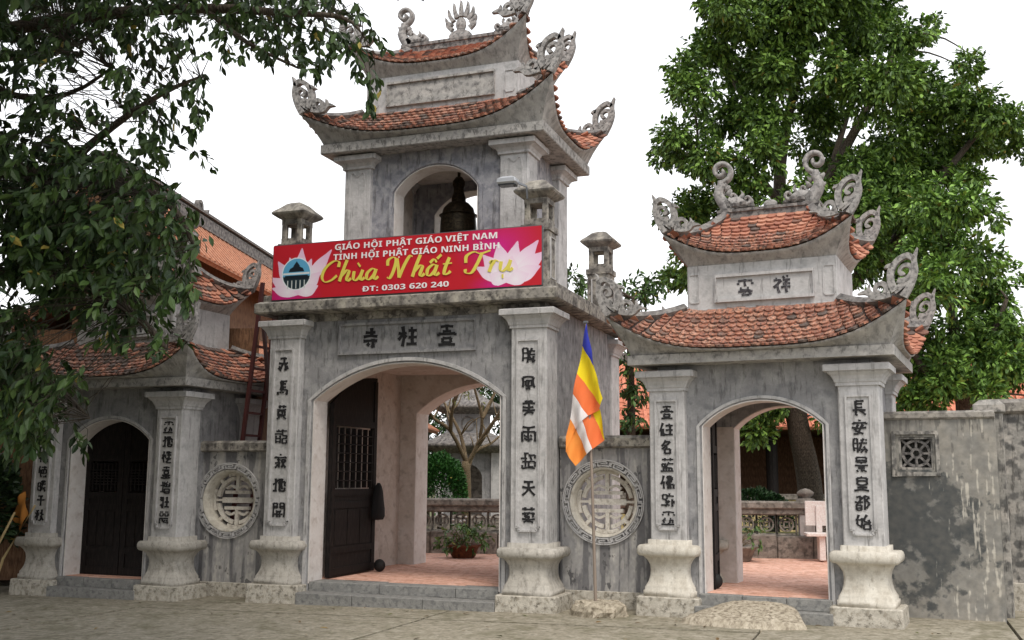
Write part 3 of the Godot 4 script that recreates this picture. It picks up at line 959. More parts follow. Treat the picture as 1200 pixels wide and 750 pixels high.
# ---------------------------------------------------------------- the main gate with its bell tower
func main_gate() -> Node3D:
	var g := thing("main_gate", "tall grey two storey temple gate with bell tower and tiled roofs", "gate")
	var S := {"hw": 0.232, "hd": 0.225, "top": 3.67, "pl": 0.385, "p1": 0.21, "t1": 0.82, "cap": 0.364, "pw": 0.14, "py0": 0.965, "py1": 3.27, "ch": 0.18}
	var st := new_st()
	prism(st, portal(1.93, 3.75, 1.33, 2.60, 3.07, -0.12), -0.46, -0.12)
	put("front_wall", st, M.wall, g)
	st = new_st()
	prism(st, portal(1.93, 3.75, 1.22, 2.60, 3.07, -0.12), -3.56, -3.12)
	put("rear_wall", st, M.wall, g)
	st = new_st()
	block(st, -1.93, -1.50, -0.12, 3.75, -3.12, -0.46)
	put("side_wall", st, M.wall, g)
	st = new_st()
	block(st, 1.50, 1.93, -0.12, 3.75, -3.12, -0.46)
	put("side_wall", st, M.wall, g)
	st = new_st()
	block(st, -1.5, 1.5, 3.2, 3.3, -3.12, -0.46)
	put("passage_ceiling", st, M.soffit, g)
	for zz in [[-0.465, -0.115, 1.33, 2.60, 3.07], [-3.565, -3.115, 1.22, 2.60, 3.07]]:
		st = new_st()
		ribbon(st, arch_trim(zz[2] - 0.004, zz[3], zz[4] - 0.004, 0.22), [0.012, 0.012], zz[0], zz[1])
		put("jamb_lining", st, M.white, g)
	st = new_st()
	for sx in [-1, 1]:
		block(st, sx * 1.485, sx * 1.506, 0.2, 3.22, -3.11, -0.465, 0.002)
		block(st, sx * 1.22, sx * 1.5, 0.2, 2.62, -3.12, -3.105, 0.002)
	var head := arch_points(1.22, 2.60, 3.07, 18)
	head.append(Vector2(-1.5, 2.60)); head.append(Vector2(-1.5, 3.21)); head.append(Vector2(1.5, 3.21)); head.append(Vector2(1.5, 2.60))
	prism(st, head, -3.12, -3.106)
	put("passage_lining", st, M.soffit, g)
	st = new_st()
	ribbon(st, arch_trim(1.385, 2.60, 3.115, 0.2), [0.045, 0.045], -0.13, -0.092)
	put("arch_moulding", st, M.pier, g)
	st = new_st()
	block(st, -1.5, 1.5, -0.12, 0.246, -3.58, -0.42)
	put("threshold", st, M.brick, g)
	pier(g, -1.735, -0.225, S, "赤馬黃龍寂地開")
	pier(g, 1.735, -0.225, S, "騰風美雨超天葉")
	pier(g, -1.735, -3.45, S)
	pier(g, 1.735, -3.45, S)
	var bd := board(g, -0.955, 0.985, 3.21, 3.595, -0.118, M.wall)
	var names := "寺柱壹"
	for i in 3:
		var ch := put_mesh("character", glyph_mesh(names[i], 0.26), M.ink, bd)
		ch.position = Vector3(-0.505 + i * 0.54, 3.41, -0.109)
	# cornice slab and low parapet of the terrace
	st = new_st()
	loft(st, [[1.925, 1.695, 3.66], [1.925, 1.695, 3.762], [2.13, 1.93, 3.764], [2.15, 1.95, 3.782], [2.15, 1.95, 3.90], [2.10, 1.90, 3.93]], 0.0, -1.80, 0.012)
	put("cornice", st, M.cornice, g)
	st = new_st()
	for w in [[-2.05, 2.05, -0.02, 0.08], [-2.05, 2.05, -3.68, -3.58], [-2.05, -1.95, -3.58, -0.02], [1.95, 2.05, -3.58, -0.02]]:
		block(st, w[0], w[1], 3.92, 4.02, w[2], w[3])
	put("parapet", st, M.cornice, g)
	for p in [Vector3(-1.78, 3.93, -0.28), Vector3(1.78, 3.93, -0.28), Vector3(1.78, 3.93, -3.32), Vector3(-1.78, 3.93, -3.32)]:
		lantern_post(g, p)
	# bell storey: a wall with an arch on the front and the back
	for z in [[-1.28, -1.0], [-2.68, -2.40]]:
		st = new_st()
		prism(st, portal(1.30, 6.2, 0.64, 5.62, 5.97, 3.92), z[0], z[1])
		put("bell_storey_wall", st, M.tower, g)
		st = new_st()
		ribbon(st, arch_trim(0.636, 5.62, 5.966, 3.93), [0.012, 0.012], z[0] - 0.005, z[1] + 0.005)
		put("arch_lining", st, M.white, g)
	st = new_st()
	ribbon(st, arch_trim(0.69, 5.62, 6.01, 3.95), [0.05, 0.05], -1.01, -0.972)
	put("arch_moulding", st, M.tower, g)
	for sx in [-1, 1]:
		st = new_st()
		block(st, sx * 1.02, sx * 1.30, 3.92, 6.2, -2.40, -1.28)
		put("bell_storey_wall", st, M.tower, g)
		st = new_st()
		block(st, sx * 1.0, sx * 1.02, 3.95, 6.12, -2.398, -1.282, 0.002)
		put("bell_room_lining", st, M.soffit, g)
	st = new_st()
	block(st, -1.02, 1.02, 6.12, 6.2, -2.40, -1.28)
	put("bell_room_ceiling", st, M.soffit, g)
	for sx in [-1, 1]:
		for z in [-1.12, -2.56]:
			st = new_st()
			loft(st, [[0.205, 0.205, 3.92], [0.205, 0.205, 6.05]], sx * 1.2, z, 0.012)
			var pil := put("pilaster", st, M.pier, g)
			st = new_st()
			loft(st, [[0.21, 0.21, 5.99], [0.235, 0.235, 5.995], [0.235, 0.235, 6.03], [0.26, 0.26, 6.07], [0.31, 0.31, 6.10], [0.335, 0.335, 6.105], [0.335, 0.335, 6.175]], sx * 1.2, z, 0.01)
			put("capital", st, M.pier, pil)
			if z > -2:
				st = new_st()
				ribbon(st, smooth_line([Vector2(sx * 1.2 - 0.12, 4.2), Vector2(sx * 1.2 - 0.12, 5.8), Vector2(sx * 1.2, 5.88), Vector2(sx * 1.2 + 0.12, 5.8), Vector2(sx * 1.2 + 0.12, 4.2)], 4), [0.02, 0.02], z + 0.2, z + 0.217)
				put("pilaster_panel", st, M.pier, pil)
	st = new_st()
	loft(st, [[1.295, 0.835, 6.15], [1.295, 0.835, 6.20], [1.69, 1.14, 6.202], [1.70, 1.15, 6.215], [1.70, 1.15, 6.34]], 0.0, -1.84, 0.01)
	put("cornice", st, M.band, g)
	var lower := {"hx": 1.75, "hz": 1.22, "flare": 0.15, "ix": 1.22, "iz": 0.76, "ye": 6.42, "yt": 6.86, "lift_l": 0.34, "lift_r": 0.50, "k": 3.4, "c": 1.1, "dip": 0.07, "cz": -1.84, "bx": 1.697, "bz": 1.147, "yb": 6.34}
	var upper := {"hx": 1.24, "hz": 0.84, "flare": 0.15, "ix": 0.82, "iz": 0.05, "ye": 7.54, "yt": 8.06, "lift_l": 0.30, "lift_r": 0.44, "k": 3.2, "c": 1.25, "dip": 0.10, "cz": -1.84, "bx": 1.20, "bz": 0.76, "yb": 7.40}
	st = new_st()
	loft(st, [[1.22, 0.77, 6.75], [1.22, 0.77, 6.86], [1.19, 0.74, 6.865], [1.19, 0.74, 7.41]], 0.0, -1.84, 0.01)
	put("clerestory", st, M.pier, g)
	board(g, -0.84, 0.84, 6.96, 7.30, -1.095, M.band, "blank_board")
	for sx in [-1, 1]:
		st = new_st()
		ribbon(st, [Vector2(sx * 1.06 - 0.05, 6.97), Vector2(sx * 1.06 + 0.05, 6.97), Vector2(sx * 1.06 + 0.07, 7.0), Vector2(sx * 1.06 + 0.07, 7.28), Vector2(sx * 1.06 - 0.07, 7.28), Vector2(sx * 1.06 - 0.07, 7.0), Vector2(sx * 1.06 - 0.05, 6.97)], [0.016, 0.016], -1.11, -1.088)
		put("corner_panel", st, M.pier, g)
	roof_shell(g, lower, 1.1)
	roof_shell(g, upper, 1.0)
	var first: Array = []
	tile_spots(lower, 0, first)
	var rest: Array = []
	tile_spots(upper, 0, rest)
	while first.size() > 300:
		rest.append(first.pop_back())
	while first.size() < 300 and rest.size() > 0:
		first.append(rest.pop_front())
	for s in [1, 2, 3]:
		tile_spots(lower, s, rest)
		tile_spots(upper, s, rest)
	lay_tiles(g, first, rest, 0.26)
	st = new_st()
	loft(st, [[0.95, 0.07, 8.0], [0.95, 0.07, 8.14], [0.97, 0.09, 8.145], [0.97, 0.09, 8.19]], 0.0, -1.84)
	put("main_ridge", st, M.ridge, g)
	ridge_dragon(g, Vector3(-0.92, 8.17, -1.84), 1.0, 1.0)
	ridge_dragon(g, Vector3(0.92, 8.17, -1.84), -1.0, 1.0)
	# flaming pearl in the middle of the ridge
	st = new_st()
	blob(st, Vector3(0, 8.42, -1.84), Vector3(0.085, 0.12, 0.06), 7)
	var pearl := put("flaming_pearl", st, M.ornament, g)
	st = new_st()
	block(st, -0.17, 0.17, 8.17, 8.25, -1.92, -1.76)
	ribbon(st, smooth_line([Vector2(-0.15, 8.25), Vector2(0, 8.29), Vector2(0.15, 8.25)]), [0.05, 0.08, 0.05], -1.90, -1.78)
	for i in 9:
		var a := lerpf(-0.35, PI + 0.35, i / 8.0)
		var d := Vector2(cos(a), sin(a))
		var c := Vector2(0, 8.40) + Vector2(d.x * 0.15, d.y * 0.15)
		var up := Vector2(d.x * 0.10, 0.12 + 0.14 * max(0.0, d.y))
		ribbon(st, smooth_line([c, c + up * 0.5 + Vector2(d.x * 0.03, 0), c + up]), [0.07, 0.045, 0.003], -1.875, -1.805)
	put("flames", st, M.ornament, pearl)
	# stone steps
	var cuts := [-1.36, -0.55, 0.42, 1.36]
	for i in 3:
		st = new_st()
		block(st, cuts[i], cuts[i + 1] - 0.007, -0.14, 0.128 - 0.003 * i, -0.4, 0.14)
		put("step_stone", st, M.slate, g)
	cuts = [-1.32, -0.30, 0.75, 1.32]
	for i in 3:
		st = new_st()
		block(st, cuts[i], cuts[i + 1] - 0.006, 0.12, 0.246 - 0.003 * (i % 2), -0.5, -0.12)
		put("step_stone", st, M.slate, g)
	door_leaf(g, Transform3D(Basis(Vector3.UP, deg_to_rad(90)), Vector3(-1.27, 0.262, -0.50)), 1.31, 2.33, 2.78, false, true)
	door_leaf(g, Transform3D(Basis(Vector3.UP, deg_to_rad(90)), Vector3(1.30, 0.262, -0.50)), 1.31, 2.33, 2.78, false, true)
	return g

# ---------------------------------------------------------------- walls
func ring_wall(st: SurfaceTool, x0: float, x1: float, y0: float, y1: float, z0: float, z1: float, c: Vector2, r: float) -> void:
	var n := 64
	var circle: Array = []
	var edge: Array = []
	for i in n:
		var a := TAU * i / n
		var d := Vector2(cos(a), sin(a))
		circle.append(c + d * r)
		var k := 1e9
		if d.x > 1e-6: k = min(k, (x1 - c.x) / d.x)
		if d.x < -1e-6: k = min(k, (x0 - c.x) / d.x)
		if d.y > 1e-6: k = min(k, (y1 - c.y) / d.y)
		if d.y < -1e-6: k = min(k, (y0 - c.y) / d.y)
		edge.append(c + d * k)
	for i in n:
		var j := (i + 1) % n
		var e: Array = [edge[i]]
		var ea: Vector2 = edge[i]
		var eb: Vector2 = edge[j]
		# the corner of the rectangle between two rays
		if abs(ea.x - eb.x) > 1e-4 and abs(ea.y - eb.y) > 1e-4:
			for cx in [x0, x1]:
				for cy in [y0, y1]:
					if (abs(ea.x - cx) < 1e-4 and abs(eb.y - cy) < 1e-4) or (abs(ea.y - cy) < 1e-4 and abs(eb.x - cx) < 1e-4):
						e.append(Vector2(cx, cy))
		e.append(eb)
		for z in [z0, z1]:
			for q in range(e.size() - 1):
				var a1 := Vector3(e[q].x, e[q].y, z)
				var a2 := Vector3(e[q + 1].x, e[q + 1].y, z)
				tri(st, Vector3(circle[i].x, circle[i].y, z), a1, a2) if z == z0 else tri(st, Vector3(circle[i].x, circle[i].y, z), a2, a1)
			var ci := Vector3(circle[i].x, circle[i].y, z)
			var cj := Vector3(circle[j].x, circle[j].y, z)
			var last := Vector3(eb.x, eb.y, z)
			tri(st, ci, last, cj) if z == z0 else tri(st, ci, cj, last)
	for s in [[x0, y1, x1, y1], [x0, y0, x0, y1], [x1, y1, x1, y0]]:
		quad(st, Vector3(s[0], s[1], z0), Vector3(s[0], s[1], z1), Vector3(s[2], s[3], z1), Vector3(s[2], s[3], z0))

func arc(c: Vector2, r: float, a0: float, a1: float, n := 10) -> Array:
	return spiral(c, r, r, a0, a1, n)

func moon_wall(label: String, x0: float, x1: float, z: float, c: Vector2, y_base: float, y_top: float, m: Material) -> void:
	var g := thing("moon_window_wall", label, "wall", Vector3.ZERO, 0.0, "low walls with round lattice windows")
	var st := new_st()
	var zb := z - 0.24
	uv_box = Rect2(x0, y_base, x1 - x0, y_top - y_base)
	ring_wall(st, x0, x1, y_base, y_top, zb, z, c, 0.415)
	put("wall_body", st, m, g)
	uv_box = Rect2()
	st = new_st()
	block(st, x0, x1, y_base - 0.1, y_base + 0.20, z - 0.26, z + 0.035)
	put("skirting", st, M.plinth, g)
	st = new_st()
	loft(st, [[(x1 - x0) / 2 - 0.004, 0.16, y_top - 0.02], [(x1 - x0) / 2 - 0.004, 0.20, y_top], [(x1 - x0) / 2 - 0.004, 0.20, y_top + 0.10], [(x1 - x0) / 2 - 0.004, 0.15, y_top + 0.135]], (x0 + x1) / 2, z - 0.12)
	put("coping", st, M.cornice, g)
	# deep reveal
	st = new_st(true)
	for i in 64:
		var a0 := TAU * i / 64
		var a1 := TAU * (i + 1) / 64
		var d0 := Vector2(cos(a0), sin(a0))
		var d1 := Vector2(cos(a1), sin(a1))
		var p: Array = []
		for q in [[d0, 0.428, z + 0.012], [d1, 0.428, z + 0.012], [d1, 0.40, z + 0.012], [d0, 0.40, z + 0.012], [d0, 0.395, zb - 0.01], [d1, 0.395, zb - 0.01]]:
			var v: Vector2 = c + q[0] * q[1]
			p.append(Vector3(v.x, v.y, q[2]))
		quad(st, p[0], p[1], p[2], p[3])
		quad(st, p[3], p[2], p[5], p[4])
	var rev := put("window_reveal", st, M.cream, g)
	# fret band round the opening
	st = new_st()
	ribbon(st, arc(c, 0.515, 0, TAU, 64), [0.014, 0.014], z, z + 0.034)
	var n := 14
	for i in n:
		var a := TAU * i / n
		var w := TAU / n
		var r0 := 0.445
		var r1 := 0.495
		ribbon(st, arc(c, r0, a + w * 0.06, a + w * 0.80, 6), [0.015, 0.015], z, z + 0.036)
		ribbon(st, arc(c, r1, a + w * 0.26, a + w * 0.98, 6), [0.015, 0.015], z, z + 0.036)
		ribbon(st, arc(c, (r0 + r1) / 2, a + w * 0.26, a + w * 0.62, 4), [0.013, 0.013], z, z + 0.035)
		for q in [[0.06, r0, r1], [0.98, r0, r1], [0.26, r1, (r0 + r1) / 2], [0.80, r0, (r0 + r1) / 2 + 0.012]]:
			var d := Vector2(cos(a + w * q[0]), sin(a + w * q[0]))
			ribbon(st, [c + d * q[1], c + d * q[2]], [0.014, 0.014], z, z + 0.0355)
	put("fret_band", st, M.fret, rev)
	# longevity lattice
	st = new_st()
	var l0 := zb + 0.0
	var l1 := zb + 0.06
	for s in 4:
		ribbon(st, arc(c, 0.31, s * PI / 2 + 0.16, (s + 1) * PI / 2 - 0.16, 8), [0.05, 0.05], l0, l1)
		ribbon(st, arc(c, 0.37, s * PI / 2 - 0.4, s * PI / 2 + 0.4, 8), [0.045, 0.045], l0, l1)
		var d := Vector2(cos(s * PI / 2 + PI / 4), sin(s * PI / 2 + PI / 4))
		ribbon(st, [c + d * 0.30, c + d * 0.405], [0.045, 0.045], l0, l1 - 0.001)
	for s in [[-0.24, 0.0, 0.24, 0.0, 0.075], [-0.20, 0.11, 0.20, 0.11, 0.045], [-0.20, -0.11, 0.20, -0.11, 0.045], [-0.40, 0.0, -0.24, 0.0, 0.03], [0.24, 0.0, 0.40, 0.0, 0.03]]:
		ribbon(st, [c + Vector2(s[0], s[1]), c + Vector2(s[2], s[3])], [s[4], s[4]], l0, l1 - 0.002)
	for s in [[0.0, 0.09, 0.0, 0.395, 0.05], [0.0, -0.09, 0.0, -0.395, 0.05]]:
		ribbon(st, [c + Vector2(s[0], s[1]), c + Vector2(s[2], s[3])], [s[4], s[4]], l0, l1 - 0.004)
	for sx in [-1, 1]:
		for sy in [-1, 1]:
			ribbon(st, smooth_line([c + Vector2(sx * 0.03, sy * 0.17), c + Vector2(sx * 0.11, sy * 0.20), c + Vector2(sx * 0.18, sy * 0.16)], 4), [0.03, 0.03], l0, l1 - 0.003)
	put("lattice", st, M.lattice, rev)

func perimeter_wall() -> void:
	var g := thing("perimeter_wall", "grey wall blackened by mould with a square lattice vent beside the side gate", "wall", Vector3(4.5, 0.056, -0.007), -0.0982)
	var st := new_st()
	# body around the vent
	var z1 := -0.95
	var z0 := -1.22
	var vx0 := 1.39
	var vx1 := 1.76
	var vy0 := 1.66
	var vy1 := 2.03
	uv_box = Rect2(1.2, -0.1, 1.22, 2.35)
	for b in [[1.20, vx0, -0.1, 2.24], [vx1, 2.42, -0.1, 2.24], [vx0, vx1, -0.1, vy0], [vx0, vx1, vy1, 2.24]]:
		prism(st, PackedVector2Array([Vector2(b[0], b[2]), Vector2(b[1], b[2]), Vector2(b[1], b[3]), Vector2(b[0], b[3])]), z0, z1)
	put("wall_body", st, M.mould_face, g)
	uv_box = Rect2()
	st = new_st()
	var e := 0.05
	ribbon(st, [Vector2(vx0 - e, vy0 - e), Vector2(vx1 + e, vy0 - e), Vector2(vx1 + e, vy1 + e), Vector2(vx0 - e, vy1 + e), Vector2(vx0 - e, vy0 - e - 0.03)], [0.055, 0.055], z1 - 0.01, z1 + 0.03)
	ribbon(st, [Vector2(vx0 + 0.01, vy0 + 0.01), Vector2(vx1 - 0.01, vy0 + 0.01), Vector2(vx1 - 0.01, vy1 - 0.01), Vector2(vx0 + 0.01, vy1 - 0.01), Vector2(vx0 + 0.01, vy0 - 0.01)], [0.035, 0.035], z1 - 0.06, z1 - 0.015)
	var fr := put("vent_frame", st, M.mould2, g)
	st = new_st()
	var c := Vector2((vx0 + vx1) / 2, (vy0 + vy1) / 2)
	ribbon(st, arc(c, 0.145, 0, TAU, 28), [0.03, 0.03], z1 - 0.12, z1 - 0.05)
	ribbon(st, arc(c, 0.05, 0, TAU, 16), [0.03, 0.03], z1 - 0.12, z1 - 0.052)
	for i in 8:
		var d := Vector2(cos(i * PI / 4), sin(i * PI / 4))
		ribbon(st, [c + d * 0.05, c + d * (0.16 if i % 2 == 0 else 0.22)], [0.025, 0.025], z1 - 0.12, z1 - 0.055)
	put("vent_lattice", st, M.ridge, fr)
	st = new_st()
	block(st, vx0, vx1, vy0, vy1, z0 + 0.02, z0 + 0.05)
	put("vent_back", st, M.mould, fr)
	st = new_st()
	loft(st, [[0.61, 0.15, 2.23], [0.61, 0.17, 2.25], [0.61, 0.16, 2.30], [0.60, 0.08, 2.33]], 1.81, -1.085)
	put("coping", st, M.cornice, g)
	var h := thing("perimeter_wall", "taller weathered wall running on behind the end of the mould blackened wall", "wall", Vector3(4.5, 0.056, -0.007), -0.0982)
	st = new_st()
	block(st, 2.30, 9.0, -0.1, 2.36, -2.3, -2.05)
	put("wall_body", st, M.mould2, h)
	st = new_st()
	loft(st, [[3.36, 0.16, 2.34], [3.36, 0.20, 2.37], [3.36, 0.20, 2.47], [3.36, 0.12, 2.52]], 5.66, -2.175)
	put("coping", st, M.cornice, h)
	st = new_st()
	block(st, 2.30, 9.0, -0.1, 0.35, -2.06, -1.98)
	put("skirting", st, M.plinth, h)
	st = new_st()
	loft(st, [[0.14, 0.12, -0.1], [0.14, 0.12, 2.3], [0.17, 0.15, 2.32], [0.17, 0.15, 2.40], [0.10, 0.09, 2.46]], 2.36, -1.36)
	put("end_post", st, M.mould2, h)

# ---------------------------------------------------------------- banner
func paint_poly(im: Image, poly: PackedVector2Array, inner: Color, outer: Color, c: Vector2, reach: float) -> void:
	var lo := poly[0]
	var hi := poly[0]
	for p in poly:
		lo = lo.min(p); hi = hi.max(p)
	for y in range(max(0, int(lo.y)), min(im.get_height() - 1, int(hi.y)) + 1):
		for x in range(max(0, int(lo.x)), min(im.get_width() - 1, int(hi.x)) + 1):
			if Geometry2D.is_point_in_polygon(Vector2(x, y), poly):
				im.set_pixel(x, y, inner.lerp(outer, clamp(Vector2(x, y).distance_to(c) / reach, 0, 1)))

func petal(root: Vector2, tip: Vector2, w: float) -> PackedVector2Array:
	var d := (tip - root)
	var n := Vector2(-d.y, d.x).normalized() * w
	var ln: Array = smooth_line([root, root + d * 0.3 + n * 0.8, root + d * 0.62 + n, root + d * 0.88 + n * 0.38, tip, root + d * 0.88 - n * 0.38, root + d * 0.62 - n, root + d * 0.3 - n * 0.8, root], 5)
	return PackedVector2Array(ln)

func banner() -> void:
	var W := 3.83
	var H := 0.745
	var g := thing("banner", "red printed banner with lotus flowers and temple name above the main arch", "banner", Vector3(0.025, 3.945, 0.12))
	var im := Image.create(1024, 200, false, Image.FORMAT_RGB8)
	im.fill(col(196, 32, 46))
	# magenta bloom of the print behind the flowers
	for y in 200:
		for x in 1024:
			var k: float = max(0.0, 1.0 - Vector2((x - 870) / 170.0, (y - 60) / 120.0).length())
			var k2: float = max(0.0, 1.0 - Vector2((x - 60) / 150.0, (y - 190) / 70.0).length())
			var k3: float = max(0.0, 1.0 - Vector2((x - 860) / 110.0, (y - 190) / 40.0).length())
			im.set_pixel(x, y, col(196, 32, 46).lerp(col(206, 34, 132), clamp(max(k, max(k2, k3)) * 1.1, 0, 1)))
	var white := col(246, 238, 246)
	var pink := col(226, 150, 200)
	for f in [[Vector2(108, 186), [[-118, -70, 22], [-88, -128, 26], [10, -172, 26], [-40, -140, 24], [50, -130, 24], [130, -158, 24], [88, -80, 26], [-110, -30, 20], [80, -30, 22]]], [Vector2(900, 186), [[-110, -60, 22], [-84, -100, 26], [-30, -138, 28], [40, -140, 24], [112, -138, 26], [140, -100, 26], [120, -50, 26], [20, -90, 30], [-60, -30, 24], [80, -26, 24]]]]:
		for p in f[1]:
			var tip: Vector2 = f[0] + Vector2(p[0], p[1])
			paint_poly(im, petal(f[0], tip, p[2]), white, white.lerp(pink, 0.55), tip - (tip - f[0]) * 0.6, 95.0)
	# round emblem with a small pagoda
	var e := Vector2(98, 108)
	for y in range(40, 178):
		for x in range(28, 170):
			var d := Vector2(x, y).distance_to(e)
			if d < 60:
				im.set_pixel(x, y, col(236, 240, 244) if d > 56 else (col(96, 170, 210) if y < 118 else col(38, 54, 62)))
	var dark := col(24, 34, 44)
	for p in [PackedVector2Array([Vector2(66, 100), Vector2(72, 88), Vector2(98, 76), Vector2(124, 88), Vector2(130, 100)]), PackedVector2Array([Vector2(46, 128), Vector2(52, 114), Vector2(144, 114), Vector2(152, 128)]), PackedVector2Array([Vector2(84, 80), Vector2(98, 62), Vector2(112, 80)])]:
		paint_poly(im, p, dark, dark, e, 50)
	im.fill_rect(Rect2i(44, 104, 108, 7), col(222, 228, 230))
	for i in 5:
		im.fill_rect(Rect2i(62 + i * 17, 132, 4, 30), col(210, 216, 214))
	var m := StandardMaterial3D.new()
	m.albedo_texture = ImageTexture.create_from_image(im)
	m.roughness = 0.45
	# cloth with a slight billow
	var st := SurfaceTool.new()
	st.begin(Mesh.PRIMITIVE_TRIANGLES)
	st.set_smooth_group(0)
	var nx := 40
	var ny := 8
	for i in nx:
		for j in ny:
			for c in [[0, 0], [0, 1], [1, 1], [0, 0], [1, 1], [1, 0]]:
				var u := float(i + c[0]) / nx
				var v := float(j + c[1]) / ny
				st.set_uv(Vector2(u, 1.0 - v))
				st.add_vertex(Vector3((u - 0.5) * W, v * H, 0.004 * sin(u * 17.0) * sin(v * 3.0)))
	st.generate_normals()
	put_mesh("printed_sheet", st.commit(), m, g)
	st = new_st()
	for s in [[Vector3(-W / 2, 0.0, -0.022), Vector3(W / 2, 0.0, -0.022)], [Vector3(-W / 2, H, -0.022), Vector3(W / 2, H, -0.022)], [Vector3(-W / 2, 0, -0.022), Vector3(-W / 2, H, -0.022)], [Vector3(W / 2, 0, -0.022), Vector3(W / 2, H, -0.022)], [Vector3(0, 0, -0.025), Vector3(0, H, -0.025)]]:
		bar(st, s[0], s[1], 0.025, 0.025)
	put("frame", st, M.grey_metal, g)
	var ink := plain(col(244, 240, 242), 0.5)
	var font := SystemFont.new()
	font.font_names = PackedStringArray(["Droid Sans"])
	font.font_weight = 700
	for row in [["GIÁO HÔI PHÂT GIÁO VIÊT NAM", -0.97, 1.33, 0.89, 0.095, [[6, 0], [11, 0], [21, 0]]], ["TINH HÔI PHÂT GIÁO NINH BÌNH", -0.99, 1.36, 0.71, 0.095, [[1, 1], [6, 0], [11, 0]]], ["ĐT: 0303 620 240", -0.55, 0.68, 0.105, 0.085, []]]:
		var t := TextMesh.new()
		t.text = row[0]
		t.font = font
		t.font_size = 64
		t.pixel_size = 0.01
		t.depth = 0.1
		t.curve_step = 2.0
		t.horizontal_alignment = HORIZONTAL_ALIGNMENT_LEFT
		t.vertical_alignment = VERTICAL_ALIGNMENT_CENTER
		var box := t.get_aabb()
		var kx: float = (row[2] - row[1]) / box.size.x
		var ky: float = row[4] / 0.56
		var o := put_mesh("lettering", t, ink, g)
		o.scale = Vector3(kx, ky, 0.02)
		o.position = Vector3(row[1] - box.position.x * kx, row[3] * H, 0.0065)
		st = new_st()
		for d in row[5]:
			var s: String = row[0]
			var x0: float = font.get_string_size(s.substr(0, d[0]), HORIZONTAL_ALIGNMENT_LEFT, -1, 64).x
			var x1: float = font.get_string_size(s.substr(0, d[0] + 1), HORIZONTAL_ALIGNMENT_LEFT, -1, 64).x
			var x: float = row[1] + (x0 + x1) / 2 * 0.01 * kx - box.position.x * kx
			var y: float = row[3] * H
			if d[1] == 0:
				ribbon(st, [Vector2(x - 0.009, y - 0.058), Vector2(x + 0.009, y - 0.058)], [0.017, 0.017], 0.005, 0.0075)
			else:
				ribbon(st, smooth_line([Vector2(x - 0.014, y + 0.078), Vector2(x + 0.006, y + 0.084), Vector2(x + 0.004, y + 0.066), Vector2(x - 0.002, y + 0.058)], 3), [0.012, 0.012], 0.005, 0.0075)
		if row[5].size() > 0:
			put("tone_marks", st, ink, g)
	# the name in a flowing hand
	var gold := plain(col(226, 212, 92), 0.5)
	var L := {
		"C": [[[0.84, 0.72], [0.80, 0.98], [0.52, 1.02], [0.18, 0.72], [0.10, 0.30], [0.30, 0.02], [0.62, 0.08], [0.86, 0.30]]],
		"h": [[[0.22, 1.05], [0.13, 0.5], [0.08, 0.0]], [[0.12, 0.25], [0.32, 0.52], [0.46, 0.46], [0.42, 0.10], [0.52, 0.0], [0.64, 0.12]]],
		"u": [[[0.02, 0.46], [0.06, 0.10], [0.20, 0.0], [0.38, 0.20], [0.44, 0.50]], [[0.44, 0.50], [0.41, 0.10], [0.50, 0.0], [0.62, 0.12]]],
		"a": [[[0.42, 0.44], [0.26, 0.53], [0.05, 0.32], [0.09, 0.04], [0.24, 0.02], [0.40, 0.24], [0.45, 0.50]], [[0.45, 0.50], [0.42, 0.10], [0.52, 0.0], [0.64, 0.12]]],
		"N": [[[-0.22, 0.62], [-0.26, 0.88], [-0.02, 1.02], [0.14, 0.80], [0.12, 0.30], [0.02, 0.0], [-0.12, 0.06]], [[0.16, 0.95], [0.36, 0.40], [0.48, 0.0]], [[0.48, 0.0], [0.60, 0.60], [0.76, 1.02], [0.90, 0.98]]],
		"t": [[[0.24, 0.82], [0.15, 0.30], [0.18, 0.02], [0.36, 0.06], [0.44, 0.16]], [[0.0, 0.52], [0.42, 0.54]]],
		"T": [[[-0.10, 0.50], [-0.14, 0.82], [0.16, 1.0], [0.50, 0.90], [0.92, 1.02]], [[0.56, 0.93], [0.44, 0.40], [0.28, 0.02], [0.02, 0.02], [-0.06, 0.20]]],
		"r": [[[0.02, 0.42], [0.14, 0.52], [0.12, 0.25], [0.09, 0.0]], [[0.11, 0.25], [0.26, 0.52], [0.42, 0.46]]],
		"`": [[[0.10, 0.86], [0.28, 0.66]]], "^": [[[0.08, 0.62], [0.24, 0.78], [0.40, 0.62]], [[0.38, 0.80], [0.54, 0.98]]], ".": [[[0.20, -0.24], [0.28, -0.24]]],
	}
	st = new_st()
	var put_at := [["C", 0.0], ["h", 0.98], ["u", 1.68], ["`", 1.68], ["a", 2.34], ["N", 3.55], ["h", 4.60], ["a", 5.30], ["^", 5.30], ["t", 6.02], ["T", 7.20], ["r", 8.20], ["u", 8.72], [".", 8.72]]
	var k := 2.78 / 9.5
	var q := 0
	for it in put_at:
		for s in L[it[0]]:
			var ln: Array = []
			for p in s:
				ln.append(Vector2((p[0] + it[1] + p[1] * 0.22) * k - 1.20, p[1] * k * 0.92 + 0.2))
			ln = smooth_line(ln, 7)
			var w: Array = []
			for i in ln.size():
				var d: Vector2 = (ln[min(i + 1, ln.size() - 1)] - ln[max(i - 1, 0)]).normalized()
				w.append(lerp(0.013, 0.046, pow(abs(d.dot(Vector2(0.30, 0.95).normalized())), 2.0)))
			if it[0] == ".": w = [0.05, 0.05]
			ribbon(st, ln, w, 0.005, 0.0078 + 0.0001 * q)
			q += 1
	put("script_lettering", st, gold, g)

